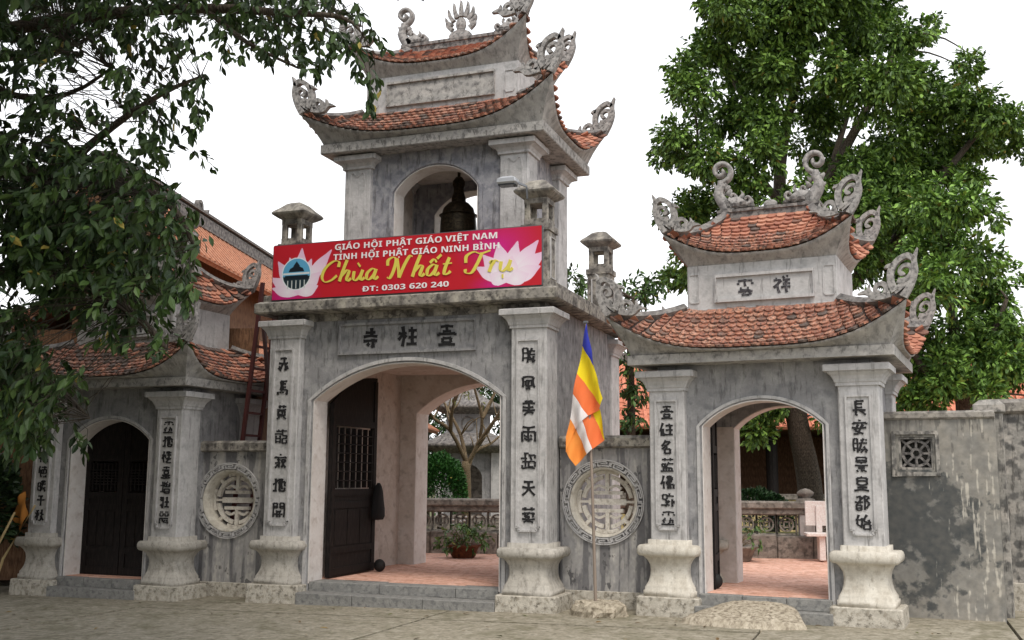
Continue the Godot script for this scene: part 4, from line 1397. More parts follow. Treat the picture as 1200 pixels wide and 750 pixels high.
# ---------------------------------------------------------------- foliage
func make_leaf() -> void:
	var st := new_st()
	var b := Vector3(0, 0, 0)
	var l := Vector3(-0.2, 0.05, 0.42)
	var r := Vector3(0.2, 0.05, 0.42)
	var m := Vector3(0, -0.02, 0.45)
	var t := Vector3(0, -0.07, 1.0)
	var l2 := Vector3(-0.14, 0.02, 0.75)
	var r2 := Vector3(0.14, 0.02, 0.75)
	tri(st, b, l, m); tri(st, l, l2, m); tri(st, l2, t, m)
	tri(st, b, m, r); tri(st, m, r2, r); tri(st, m, t, r2)
	st.generate_normals()
	leaf_mesh = st.commit()

func leaves(parent: Node3D, called: String, xs: Array, cs: Array) -> void:
	var mm := MultiMesh.new()
	mm.transform_format = MultiMesh.TRANSFORM_3D
	mm.use_colors = true
	mm.mesh = leaf_mesh
	mm.instance_count = xs.size()
	for i in xs.size():
		mm.set_instance_transform(i, xs[i])
		mm.set_instance_color(i, cs[i])
	var o := MultiMeshInstance3D.new()
	o.multimesh = mm
	o.material_override = M.leaf
	o.name = called
	o.set_meta("kind", "stuff")
	parent.add_child(o, true)

func leaf_at(p: Vector3, along: Vector3, size: float, width: float) -> Transform3D:
	var z := along.normalized()
	var side := Vector3(rng.randf_range(-1, 1), rng.randf_range(-0.35, 0.35), rng.randf_range(-1, 1))
	var y := Vector3.UP + side * 1.1
	var x := y.cross(z)
	if x.length() < 0.01:
		x = Vector3.RIGHT
	x = x.normalized()
	y = z.cross(x).normalized()
	return Transform3D(Basis(x * size * width, y * size, z * size), p)

func ball_dir() -> Vector3:
	var z := rng.randf_range(-1, 1)
	var a := rng.randf_range(0, TAU)
	var s := sqrt(1 - z * z)
	return Vector3(cos(a) * s, z, sin(a) * s)

# dark shade and sunlit tones put into the leaf colours at random, a few yellowing
func leaf_color(shade_tone: Color, sunlit_tone: Color) -> Color:
	if rng.randf() < 0.008:
		return Color(0.30, 0.24, 0.05)
	var c := shade_tone.lerp(sunlit_tone, pow(rng.randf(), 1.6))
	var k := rng.randf_range(0.85, 1.15)
	return Color(c.r * k, c.g * k, c.b * k)

# leaf sprays that fill an uneven clump
func clump(c: Vector3, r: float, n: int, size: float, width: float, shade_tone: Color, sunlit_tone: Color, xs: Array, cs: Array, flat := 0.75) -> void:
	var sprays := int(max(1, n / 7))
	var hubs: Array = []
	for i in 5:
		hubs.append(c + ball_dir() * Vector3(1, flat, 1) * r * 0.62)
	for i in sprays:
		var d := ball_dir()
		var hub: Vector3 = hubs[i % 5]
		var p := hub + d * Vector3(1, 0.7, 1) * r * 0.58 * pow(rng.randf(), 0.38) * rng.randf_range(0.8, 1.15)
		var dir := (d * 0.8 + Vector3(0, -0.15, 0) + ball_dir() * 0.6).normalized()
		for k in 7:
			var a := (dir + ball_dir() * 0.8 + Vector3(0, -0.35, 0)).normalized()
			var q := p + dir * size * 0.35 * k * 0.6 + ball_dir() * size * 0.2
			xs.append(leaf_at(q, a, size * rng.randf_range(0.7, 1.2), width))
			cs.append(leaf_color(shade_tone, sunlit_tone))

func limb(st: SurfaceTool, pts: Array, r0: float, r1: float) -> void:
	var ln: Array = []
	var rr: Array = []
	var n := (pts.size() - 1) * 3
	for i in range(pts.size() - 1):
		for k in 3:
			var p0: Vector3 = pts[max(i - 1, 0)]
			var p3: Vector3 = pts[min(i + 2, pts.size() - 1)]
			var p1: Vector3 = pts[i]
			ln.append(p1.cubic_interpolate(pts[i + 1], p0, p3, k / 3.0))
			rr.append(lerp(r0, r1, float(i * 3 + k) / n))
	ln.append(pts[pts.size() - 1])
	rr.append(r1)
	tube(st, ln, rr, 7)

func grown_tree(called: String, label: String, base: Vector3, limbs: Array, clumps: Array, size: float, width: float, shade_tone: Color, sunlit_tone: Color, bark: Material, density: float, group := "") -> Node3D:
	var g := thing(called, label, "tree", base, 0.0, group)
	var inv := Transform3D(Basis.IDENTITY, -base)
	for i in limbs.size():
		var st := new_st(true)
		var pts: Array = []
		for p in limbs[i][0]:
			pts.append(inv * p)
		limb(st, pts, limbs[i][1], limbs[i][2])
		put("trunk" if i == 0 else "limb", st, bark, g)
	var xs: Array = []
	var cs: Array = []
	var tw := new_st()
	var any := false
	for c in clumps:
		var p: Vector3 = inv * c[0]
		clump(p, c[1], int(density * c[1] * c[1]), size, width, shade_tone, sunlit_tone, xs, cs)
		# a twig that ties the clump to the nearest limb
		var best := 1e9
		var from := Vector3.ZERO
		for l in limbs:
			for q in l[0]:
				var d: float = (inv * q).distance_to(p)
				if d < best:
					best = d; from = inv * q
		limb(tw, [from, (from + p) / 2 + Vector3(0, 0.08 * best, 0), p], 0.018 + 0.006 * best, 0.008)
		any = true
	if any:
		put("twigs", tw, bark, g)
	leaves(g, "crown", xs, cs)
	return g

func px_clumps(list: Array, depth: float, spread: float) -> Array:
	var out: Array = []
	for c in list:
		var d := depth + rng.randf_range(-spread, spread)
		out.append([at(c[0], c[1], d), c[2] * d / 1240.0])
	return out

func px_line(list: Array) -> Array:
	var out: Array = []
	for p in list:
		out.append(at(p[0], p[1], p[2]))
	return out

func near_tree() -> void:
	var root := Vector3(-6.2, -0.1, 5.2)
	var g := thing("shade_tree", "broad leaved tree hanging dark glossy foliage in front of the shaded side gate", "tree", root)
	var hub := Vector3(-5.6, 3.4, 5.2)
	var limbs := [
		[[root, Vector3(-6.1, 1.6, 5.25), hub, Vector3(-5.2, 5.2, 5.0), Vector3(-4.8, 7.0, 4.6)], 0.30, 0.10],
		[[hub, Vector3(-4.0, 4.3, 5.6), at(-60, 60, 9.0), at(100, 20, 8.6), at(240, 10, 8.2), at(330, 15, 8.0), at(400, 20, 7.9), at(425, 40, 7.9)], 0.085, 0.006],
		[[hub, Vector3(-4.0, 3.8, 6.2), at(-40, 200, 8.8), at(60, 210, 8.5), at(140, 215, 8.2), at(200, 240, 8.0), at(228, 290, 7.9)], 0.12, 0.012],
		[[at(60, 210, 8.5), at(130, 150, 8.2), at(190, 110, 8.0), at(235, 90, 7.9)], 0.04, 0.01],
		[[hub, at(-80, 330, 8.9), at(20, 320, 8.6), at(110, 340, 8.3), at(170, 380, 8.0), at(196, 410, 7.9)], 0.09, 0.012],
		[[hub, at(-100, 420, 9.2), at(0, 430, 9.0), at(60, 450, 8.8), at(105, 490, 8.6)], 0.07, 0.01],
		[[at(-60, 60, 9.0), at(10, 110, 8.8), at(80, 110, 8.5), at(130, 80, 8.2)], 0.04, 0.01],
		[[at(240, 10, 8.2), at(290, 50, 8.0), at(350, 80, 7.9)], 0.025, 0.008],
		[[hub, Vector3(-7.2, 4.6, 4.2), Vector3(-8.6, 5.6, 3.2)], 0.14, 0.04],
		[[Vector3(-5.2, 5.2, 5.0), Vector3(-4.2, 6.2, 3.6), Vector3(-3.6, 6.8, 2.4)], 0.09, 0.03],
		[[hub, Vector3(-6.8, 5.0, 6.6), Vector3(-7.4, 6.0, 7.8)], 0.12, 0.04],
		[[hub, Vector3(-4.6, 4.2, 7.0), Vector3(-3.4, 5.0, 8.6), Vector3(-2.2, 5.8, 9.8)], 0.11, 0.03],
		[[hub, Vector3(-7.0, 3.4, 7.0), Vector3(-8.2, 3.2, 8.6)], 0.09, 0.03],
		[[Vector3(-5.2, 5.2, 5.0), Vector3(-3.6, 6.8, 6.2), Vector3(-1.6, 7.8, 7.0), Vector3(0.4, 8.4, 7.4)], 0.10, 0.03],
	]
	var inv := Transform3D(Basis.IDENTITY, -root)
	var nodes: Array = []
	var far_nodes: Array = []
	for i in limbs.size():
		var pts: Array = []
		for p in limbs[i][0]:
			pts.append(inv * p)
		for k in range(pts.size() - 1):
			for f in 6:
				nodes.append(pts[k].lerp(pts[k + 1], f / 6.0))
				if i == 0 or i > 7: far_nodes.append(nodes[nodes.size() - 1])
		nodes.append(pts[pts.size() - 1])
		if i > 7: far_nodes.append(pts[pts.size() - 1])
		var st := new_st(true)
		limb(st, pts, limbs[i][1], limbs[i][2])
		put("trunk" if i == 0 else "limb", st, M.bark, g)
	# twig ends: [u, v, radius, fill]
	var spots := [[10, 20, 60, 1.0], [60, 15, 60, 1.0], [20, 90, 50, 0.8], [0, 150, 50, 0.8], [30, 205, 60, 1.1], [90, 222, 55, 1.1], [150, 225, 45, 1.0], [200, 245, 28, 0.9], [20, 265, 60, 1.2], [80, 285, 65, 1.2], [150, 290, 55, 1.2], [205, 290, 35, 1.0], [30, 325, 55, 1.0], [110, 335, 45, 1.0], [170, 345, 40, 0.9], [214, 330, 20, 0.8], [150, 385, 30, 0.6], [192, 400, 18, 0.7], [105, 385, 25, 0.4], [10, 425, 42, 1.5], [45, 445, 36, 1.4], [84, 450, 20, 0.7], [12, 490, 40, 1.5], [50, 490, 28, 1.0], [98, 506, 13, 0.7], [5, 400, 40, 1.2],
		[120, 5, 50, 1.0], [180, 10, 50, 1.0], [240, 8, 42, 1.0], [300, 8, 42, 1.0], [350, 15, 38, 1.0], [400, 22, 32, 1.0], [428, 50, 18, 1.0], [330, 58, 28, 0.8], [270, 45, 25, 0.6], [380, 58, 28, 0.9], [415, 62, 18, 0.9], [434, 88, 8, 0.8], [352, 82, 12, 0.4], [430, 112, 7, 0.6],
		[120, 70, 40, 0.45], [170, 90, 45, 0.6], [212, 118, 34, 0.8], [80, 105, 40, 0.4], [236, 150, 16, 0.7], [190, 168, 30, 0.7], [140, 150, 35, 0.45], [100, 165, 40, 0.5], [60, 130, 35, 0.45], [238, 185, 12, 0.5], [225, 78, 28, 0.6]]
	var ends: Array = []
	for s in spots:
		var n := int(max(2.0, (0.0150 if s[1] < 190 else 0.019) * s[2] * s[2] * s[3]))
		for i in n:
			var a := rng.randf_range(0, TAU)
			var r: float = s[2] * sqrt(rng.randf())
			ends.append([at(s[0] + cos(a) * r, s[1] + sin(a) * r, rng.randf_range(7.3, 9.4)), 0.74 if s[1] < 190 else 0.86])
	# unseen rest of the crown, added outside the view to darken the shaded gate
	var n_out := 0
	var tries := 0
	while n_out < 9000 and tries < 90000:
		tries += 1
		var d := ball_dir() * pow(rng.randf(), 0.4)
		var p := Vector3(-5.2, 5.8, 6.2) + d * Vector3(7.6, 4.9, 6.2)
		if p.y < 1.1:
			continue
		var q := cam.transform.affine_inverse() * p
		var u := 600.0 + 1240.0 * q.x / -q.z
		var v := 375.0 - 1240.0 * q.y / -q.z
		if q.z < -1 and u > -40 and u < 1240 and v > -40 and v < 790:
			continue
		ends.append([p, 1.8])
		n_out += 1
	var xs: Array = []
	var cs: Array = []
	var tw := new_st()
	var shade_tone := Color(0.018, 0.038, 0.012)
	var sunlit_tone := Color(0.066, 0.118, 0.026)
	for e in ends:
		var p: Vector3 = inv * e[0]
		var k: float = e[1]
		var best := 1e9
		var from := Vector3.ZERO
		for q in (far_nodes if k > 1.2 else nodes):
			var d: float = q.distance_squared_to(p)
			if d < best:
				best = d; from = q
		best = sqrt(best)
		tube(tw, [from, from.lerp(p, 0.35) + Vector3(0, 0.05 * best, 0) + ball_dir() * 0.10 * best, from.lerp(p, 0.7) + Vector3(0, 0.05 * best, 0) + ball_dir() * 0.08 * best, p], [0.004 + 0.001 * best, 0.003, 0.0025, 0.0015], 4)
		var dir := ((p - from).normalized() * 0.7 + Vector3(0, -0.45, 0) + ball_dir() * 0.5).normalized()
		for i in 9:
			var f := float(i) / 8.0
			var along := (dir * 0.6 + ball_dir() * 0.75 + Vector3(0, -0.55, 0)).normalized()
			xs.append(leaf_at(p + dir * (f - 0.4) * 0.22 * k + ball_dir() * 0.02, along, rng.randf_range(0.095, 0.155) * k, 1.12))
			cs.append(leaf_color(shade_tone, sunlit_tone))
	put("twigs", tw, M.dark_bark, g)
	leaves(g, "crown", xs, cs)

# ---------------------------------------------------------------- buildings behind
func tiled_slope(parent: Node3D, a: Vector3, b: Vector3, c: Vector3, d: Vector3, m: Material, pitch := 0.24) -> void:
	var st := new_st()
	var n := (b - a).cross(d - a).normalized()
	if n.y < 0: n = -n
	for q in [[a, b, c, d]]:
		quad(st, a, d, c, b)
		quad(st, a - n * 0.08, b - n * 0.08, c - n * 0.08, d - n * 0.08)
		for e in [[a, b], [b, c], [c, d], [d, a]]:
			quad(st, e[0], e[1], e[1] - n * 0.08, e[0] - n * 0.08)
	var o := put("roof_slope", st, m, parent)
	st = new_st()
	var cols := int(a.distance_to(b) / pitch)
	for i in cols + 1:
		var f := float(i) / cols
		bar(st, a.lerp(b, f) + n * 0.02, d.lerp(c, f) + n * 0.02, 0.09, 0.06)
	var rows := int(a.distance_to(d) / 0.3)
	for i in range(rows):
		var f := float(i) / rows
		bar(st, a.lerp(d, f) + n * 0.008, b.lerp(c, f) + n * 0.008, 0.03, 0.03)
	var r := put("tile_rows", st, m, o)
	r.set_meta("kind", "stuff")

func left_hall() -> void:
	# the long hall behind the shaded side gate; its ridge runs back and slightly left
	var r0 := at(210, 246, 20.0)
	var ax := Vector3(-0.246, 0, -0.969).normalized()
	var nm := Vector3(0.969, 0, -0.246).normalized()
	var base := Vector3(r0.x, 0, r0.z)
	var g := thing("temple_hall", "long temple hall with orange tiled two tier roof behind the shaded side gate", "building", base)
	var f0 := ax * -3.0
	var f1 := ax * 11.0
	var hy := r0.y
	for s in [1.0, -1.0]:
		var o: Vector3 = nm * s
		tiled_slope(g, f0 + o * 0.95 + Vector3(0, hy - 1.15, 0), f1 + o * 0.95 + Vector3(0, hy - 1.15, 0), f1 + Vector3(0, hy - 0.1, 0), f0 + Vector3(0, hy - 0.1, 0), M.orange_roof)
		tiled_slope(g, f0 + o * 3.2 + Vector3(0, hy - 3.7, 0), f1 + o * 3.2 + Vector3(0, hy - 3.7, 0), f1 + o * 0.5 + Vector3(0, hy - 2.1, 0), f0 + o * 0.5 + Vector3(0, hy - 2.1, 0), M.orange_roof)
	var st := new_st()
	bar(st, f0 + Vector3(0, hy, 0), f1 + Vector3(0, hy, 0), 0.22, 0.24)
	bar(st, f0 + Vector3(0, hy + 0.19, 0), f1 + Vector3(0, hy + 0.19, 0), 0.28, 0.05)
	put("main_ridge", st, M.ridge, g)
	st = new_st()
	for s in [1.0, -1.0]:
		var o: Vector3 = nm * s * 0.35
		var p := [f0 + o, f1 + o]
		quad(st, p[0] + Vector3(0, hy - 2.2, 0), p[0] + Vector3(0, hy - 0.7, 0), p[1] + Vector3(0, hy - 0.7, 0), p[1] + Vector3(0, hy - 2.2, 0))
		o = nm * s * 2.7
		p = [f0 + o, f1 + o]
		quad(st, p[0] + Vector3(0, 0, 0), p[0] + Vector3(0, hy - 3.1, 0), p[1] + Vector3(0, hy - 3.1, 0), p[1] + Vector3(0, 0, 0))
	for f in [f0, f1]:
		quad(st, f + nm * 2.7, f + nm * 2.7 + Vector3(0, hy - 2.7, 0), f - nm * 2.7 + Vector3(0, hy - 2.7, 0), f - nm * 2.7)
		tri(st, f + nm * 0.9 + Vector3(0, hy - 1.2, 0), f + Vector3(0, hy - 0.15, 0), f - nm * 0.9 + Vector3(0, hy - 1.2, 0))
		quad(st, f + nm * 0.35 + Vector3(0, hy - 2.8, 0), f + nm * 0.35 + Vector3(0, hy - 1.0, 0), f - nm * 0.35 + Vector3(0, hy - 1.0, 0), f - nm * 0.35 + Vector3(0, hy - 2.8, 0))
	put("wall", st, M.timber, g)
	# a finial of curling dragon work on the near end of the ridge
	st = new_st()
	var xf := Transform3D(Basis(ax, Vector3.UP, nm), Vector3(0, hy + 0.2, 0) + ax * 0.9)
	ribbon(st, spiral(Vector2(0, 0.12), 0.14, 0.02, -1.5, 5.5), [0.08, 0.06, 0.05], -0.05, 0.05, xf)
	ribbon(st, smooth_line([Vector2(-0.3, 0.0), Vector2(-0.1, 0.05), Vector2(0.3, 0.02), Vector2(0.45, 0.14)]), [0.1, 0.12, 0.1, 0.02], -0.05, 0.05, xf)
	put("ridge_ornament", st, M.ridge, g)

func low_house() -> void:
	var p := at(60, 372, 24.0)
	var g := thing("low_house", "low house with faded orange tiled roof half hidden by the shade tree", "building", Vector3(p.x, 0, p.z), 0.30)
	var y := p.y
	tiled_slope(g, Vector3(-5, y - 1.5, 2.4), Vector3(2.4, y - 1.5, 2.4), Vector3(2.4, y, 0), Vector3(-5, y, 0), M.orange_roof)
	tiled_slope(g, Vector3(2.4, y - 1.5, -2.4), Vector3(-5, y - 1.5, -2.4), Vector3(-5, y, 0), Vector3(2.4, y, 0), M.orange_roof)
	var st := new_st()
	bar(st, Vector3(-5, y + 0.05, 0), Vector3(2.4, y + 0.05, 0), 0.25, 0.2)
	put("main_ridge", st, M.ridge, g)
	st = new_st()
	block(st, -4.8, 2.2, 0, y - 1.4, -2.0, 2.0)
	put("wall", st, M.mould2, g)
	st = new_st()
	for x in [-4.8, 2.2]:
		prism(st, PackedVector2Array([Vector2(-2.0, y - 1.4), Vector2(2.0, y - 1.4), Vector2(0, y - 0.12)]), x - 0.1, x + 0.1, Transform3D(Basis(Vector3.UP, PI / 2), Vector3(0, 0, 0)) if false else Transform3D(Basis(Vector3(0, 0, 1), Vector3.UP, Vector3(-1, 0, 0)), Vector3(x * 2, 0, 0)))
	put("gable", st, M.mould2, g)

func right_hall() -> void:
	var e := at(880, 500, 28.0)
	var g := thing("open_hall", "dark open fronted hall with red tiled roof behind the big leafy tree", "building", Vector3(e.x, 0, e.z), 0.30)
	var y := e.y
	tiled_slope(g, Vector3(-4.2, y, 0), Vector3(8, y, 0), Vector3(8, y + 2.1, -3.2), Vector3(-4.2, y + 2.1, -3.2), M.red_roof)
	tiled_slope(g, Vector3(8, y, -6.4), Vector3(-4.2, y, -6.4), Vector3(-4.2, y + 2.1, -3.2), Vector3(8, y + 2.1, -3.2), M.red_roof)
	var st := new_st()
	bar(st, Vector3(-4.3, y + 2.18, -3.2), Vector3(8.1, y + 2.18, -3.2), 0.3, 0.28)
	put("main_ridge", st, M.ridge, g)
	st = new_st()
	block(st, -4.0, 7.8, 0, y + 0.2, -5.6, -5.4)
	block(st, -4.0, -3.8, 0, y + 0.2, -5.4, -0.8)
	block(st, 7.6, 7.8, 0, y + 0.2, -5.4, -0.8)
	block(st, -4.0, 7.8, y - 0.05, y + 0.1, -5.4, -0.3)
	put("wall", st, M.timber, g)
	for i in 6:
		st = new_st()
		lathe(st, [[0.16, 0.2], [0.16, y]], 12, Vector3(-3.9 + i * 2.3, 0, -0.9))
		put("column", st, M.wood, g)
	st = new_st()
	block(st, -3.8, 7.6, 0, 1.05, -1.1, -0.9)
	put("low_wall", st, M.yellow_wall, g)
	st = new_st()
	block(st, -3.9, 7.7, 1.05, 1.2, -1.16, -0.84)
	put("low_wall_coping", st, M.stone, g)

func shrine() -> void:
	var p := at(548, 600, 27.0)
	var g := thing("stone_shrine", "small grey stone shrine with tiered roof and dark arched niche seen through the main arch", "shrine", Vector3(p.x, 0.2, p.z), 0.36)
	g.scale = Vector3.ONE * 0.82
	var st := new_st()
	loft(st, [[1.15, 1.0, 0.0], [1.15, 1.0, 0.5], [1.05, 0.9, 0.55]], 0, 0)
	put("base", st, M.stone, g)
	for sx in [-1, 1]:
		for sz in [-1, 1]:
			st = new_st()
			block(st, sx * 0.85 - 0.13, sx * 0.85 + 0.13, 0.5, 2.5, sz * 0.7 - 0.13, sz * 0.7 + 0.13)
			put("column", st, M.pier, g)
	st = new_st()
	prism(st, portal(0.84, 2.5, 0.45, 1.7, 2.1, 0.5), 0.55, 0.7)
	block(st, -0.84, 0.84, 0.5, 2.5, -0.7, -0.55)
	put("wall", st, M.wall, g)
	st = new_st()
	block(st, -0.8, 0.8, 0.5, 2.4, -0.5, -0.3)
	put("niche", st, M.stone, g)
	st = new_st(true)
	loft(st, [[1.0, 0.85, 2.45], [1.4, 1.25, 2.62], [1.42, 1.27, 2.72], [1.1, 0.95, 2.85], [0.75, 0.62, 3.05], [0.72, 0.6, 3.06]], 0, 0, 0.05)
	put("roof", st, M.ridge, g)
	st = new_st()
	loft(st, [[0.68, 0.55, 3.0], [0.68, 0.55, 3.7]], 0, 0)
	put("upper_storey", st, M.wall, g)
	st = new_st()
	ribbon(st, arc(Vector2(0, 3.36), 0.2, 0, TAU, 20), [0.06, 0.06], 0.54, 0.58)
	put("round_window", st, M.ridge, g)
	st = new_st(true)
	loft(st, [[0.66, 0.55, 3.65], [1.05, 0.9, 3.82], [1.06, 0.91, 3.9], [0.7, 0.6, 4.05], [0.35, 0.3, 4.3], [0.05, 0.05, 4.7]], 0, 0, 0.05)
	put("upper_roof", st, M.ridge, g)

func balustrade() -> void:
	var g := thing("balustrade", "low weathered stone balustrade with ring lattice blocks across the brick courtyard", "balustrade", Vector3(-5.2, 0.25, -5.32), 0.212)
	var st := new_st()
	for i in 24:
		st = new_st()
		var x := i * 0.62
		block(st, x, x + 0.612, -0.05, 0.36 + 0.012 * (i % 3), -0.16 - 0.01 * (i % 2), 0.16 + 0.012 * ((i * 7) % 4), 0.02)
		put("base_stone", st, M.stone, g)
	st = new_st()
	block(st, 0, 14.9, 0.73, 0.82, -0.14, 0.14, 0.01)
	block(st, 0, 14.9, 0.82, 0.96, -0.18, 0.18, 0.03)
	put("coping", st, M.stone, g)
	st = new_st()
	ribbon(st, arc(Vector2(0, 0), 0.115, 0, TAU, 20), [0.028, 0.028], -0.04, 0.04)
	for i in 4:
		var a := i * PI / 2
		ribbon(st, arc(Vector2(cos(a), sin(a)) * 0.16, 0.115, a + PI - 0.75, a + PI + 0.75, 8), [0.024, 0.024], -0.035, 0.035)
	for s in [[-0.17, -0.17, 0.17, -0.17], [-0.17, 0.17, 0.17, 0.17], [-0.17, -0.17, -0.17, 0.17], [0.17, -0.17, 0.17, 0.17]]:
		ribbon(st, [Vector2(s[0], s[1]), Vector2(s[2], s[3])], [0.03, 0.03], -0.04, 0.041)
	st.generate_normals()
	var ring := st.commit()
	for i in 43:
		if i % 7 == 0: continue
		var o := put_mesh("lattice_block", ring, M.cornice, g)
		o.position = Vector3(0.17 + i * 0.345, 0.555, 0)
		o.scale = Vector3(1, 1.0, 1)
	for i in 7:
		st = new_st()
		block(st, 0.17 + i * 2.415 - 0.13, 0.17 + i * 2.415 + 0.13, 0.36, 0.74, -0.12, 0.12)
		put("post", st, M.pier, g)
		st = new_st(true)
		lathe(st, [[0.17, 0.955], [0.16, 1.0], [0.08, 1.03], [0.14, 1.07], [0.15, 1.12], [0.08, 1.17], [0.0, 1.19]], 12, Vector3(0.17 + i * 2.415, 0, 0))
		put("finial", st, M.stone, g)

func bench() -> void:
	var g := thing("stone_bench", "white and pink terrazzo bench in front of the balustrade", "bench", Vector3(5.05, 0.25, -6.75), 0.2)
	var st := new_st()
	block(st, -0.62, 0.62, 0.40, 0.455, -0.2, 0.22)
	put("seat", st, M.terrazzo, g)
	st = new_st()
	block(st, -0.58, 0.58, 0.56, 0.98, -0.27, -0.22)
	put("backrest", st, M.terrazzo, g)
	for x in [-0.36, 0.36]:
		st = new_st()
		block(st, x - 0.05, x + 0.05, 0.0, 0.40, -0.15, 0.15)
		put("leg", st, M.terrazzo, g)
		st = new_st()
		block(st, x - 0.05, x + 0.05, 0.455, 0.9, -0.22, -0.17)
		put("back_support", st, M.terrazzo, g)

func potted(called: String, label: String, p: Vector3, r: float, m: Material, n: int, shade_tone: Color, sunlit_tone: Color, flowers: bool) -> void:
	var g := thing(called, label, "plant", p)
	var st := new_st(true)
	lathe(st, [[0.0, 0.0], [r * 0.62, 0.0], [r * 0.70, 0.03], [r * 0.92, r * 0.62], [r * 1.04, r * 0.66], [r * 1.04, r * 0.76], [r * 0.92, r * 0.76], [r * 0.88, r * 0.66], [0.0, r * 0.66]], 20, Vector3.ZERO)
	put("pot", st, m, g)
	st = new_st()
	for i in 14:
		var d := ball_dir()
		d.y = abs(d.y) + 0.5
		limb(st, [Vector3(d.x * 0.06, r * 0.6, d.z * 0.06), Vector3(d.x * 0.16, r * 0.6 + d.y * 0.14, d.z * 0.16), Vector3(d.x * 0.34, r * 0.6 + d.y * 0.24, d.z * 0.34)], 0.008, 0.004)
	put("stems", st, M.pale_bark, g)
	var xs: Array = []
	var cs: Array = []
	clump(Vector3(0, r * 1.35, 0), r * 1.45, n, 0.10, 1.0, shade_tone, sunlit_tone, xs, cs, 0.55)
	leaves(g, "foliage", xs, cs)
	if flowers:
		for i in 7:
			st = new_st(true)
			var d := ball_dir()
			blob(st, Vector3(d.x * r * 1.1, r * 1.7 + abs(d.y) * r * 0.6, d.z * r * 1.1), Vector3(0.025, 0.02, 0.025), 4)
			put("flower", st, M.white, g)

func bush(label: String, p: Vector3, r: Vector3, n: int, size: float, shade_tone: Color, sunlit_tone: Color, called := "round_bush") -> void:
	var g := thing(called, label, "bush", p)
	var st := new_st()
	limb(st, [Vector3(0, 0, 0), Vector3(0.03, r.y * 0.5, 0), Vector3(0, r.y * 0.9, 0)], 0.06, 0.03)
	put("stem", st, M.bark, g)
	var xs: Array = []
	var cs: Array = []
	for i in n:
		var d := ball_dir()
		if d.y < -0.3: d.y = -d.y
		var k := 0.93 + 0.07 * sin(d.x * 9.0) * cos(d.z * 8.0)
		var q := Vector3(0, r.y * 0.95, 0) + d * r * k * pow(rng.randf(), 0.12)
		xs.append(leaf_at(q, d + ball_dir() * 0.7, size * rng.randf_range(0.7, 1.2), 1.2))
		cs.append(leaf_color(shade_tone, sunlit_tone))
	leaves(g, "foliage", xs, cs)

# ---------------------------------------------------------------- small things
func cloth_tri(st: SurfaceTool, a: Vector2, b: Vector2, c: Vector2, z: float, level: int) -> void:
	if level > 0:
		var ab := (a + b) / 2
		var bc := (b + c) / 2
		var ca := (c + a) / 2
		cloth_tri(st, a, ab, ca, z, level - 1)
		cloth_tri(st, ab, b, bc, z, level - 1)
		cloth_tri(st, ca, bc, c, z, level - 1)
		cloth_tri(st, ab, bc, ca, z, level - 1)
		return
	for side in 2:
		var p: Array = []
		for q in [a, b, c]:
			p.append(Vector3(q.x, q.y, z + 0.035 * sin(q.x * 21.0 + q.y * 5.0) + 0.018 * sin(q.x * 40.0 - q.y * 11.0) - side * 0.006))
		if side == 0: tri(st, p[0], p[1], p[2])
		else: tri(st, p[0], p[2], p[1])

func flag() -> void:
	var g := thing("flagpole", "thin pole flying a draped Buddhist flag in blue yellow orange and white", "flagpole", Vector3(2.60, 0.17, 0.10))
	var st := new_st(true)
	tube(st, [Vector3(0, -0.05, 0), Vector3(-0.03, 1.2, 0), Vector3(-0.10, 3.28, 0)], [0.02, 0.018, 0.012], 8)
	put("pole", st, plain(col(142, 128, 116), 0.6), g)
	st = new_st()
	block(st, -0.135, -0.075, 3.27, 3.30, -0.02, 0.02)
	put("finial", st, M.grey_metal, g)
	var blue := col(52, 62, 178)
	var yellow := col(238, 212, 28)
	var orange := col(232, 116, 62)
	var white := col(240, 234, 234)
	var amber := col(238, 146, 62)
	var cl := {}
	for it in [
		[blue, 0.0, [[688, 379], [682, 405], [697, 429], [694, 410]]],
		[yellow, 0.0, [[682, 405], [697, 429], [707, 467], [704, 475], [677, 438]]],
		[orange, 0.0, [[677, 438], [704, 475], [702, 481], [689, 487], [673, 462]]],
		[white, 0.0, [[673, 462], [689, 487], [674, 503], [668, 491]]],
		[amber, 0.0, [[668, 491], [674, 503], [671, 510], [664, 530], [664, 512]]],
		[yellow, -0.05, [[690, 485], [702, 479], [707, 515], [702, 516]]],
		[orange, -0.035, [[682, 494], [693, 483], [707, 516], [693, 527]]],
		[white, -0.02, [[673, 503], [683, 493], [694, 526], [687, 533]]],
		[amber, -0.01, [[668, 505], [674, 502], [688, 532], [674, 546], [664, 529]]]]:
		var poly := PackedVector2Array()
		for p in it[2]:
			# photo pixel to a point on the flag's upright plane
			var d := at(p[0], p[1], 1.0) - cam.position
			var q := cam.position + d * ((0.14 - cam.position.z) / d.z)
			poly.append(Vector2(q.x - 2.60, q.y - 0.17))
		st = new_st(true)
		var idx := Geometry2D.triangulate_polygon(poly)
		for i in range(0, idx.size(), 3):
			cloth_tri(st, poly[idx[i]], poly[idx[i + 1]], poly[idx[i + 2]], 0.055 + it[1], 3)
		if not cl.has(it[0]):
			cl[it[0]] = plain(it[0], 0.85)
			cl[it[0]].backlight = Color(0.25, 0.25, 0.25)
		put("flag_stripe", st, cl[it[0]], g)

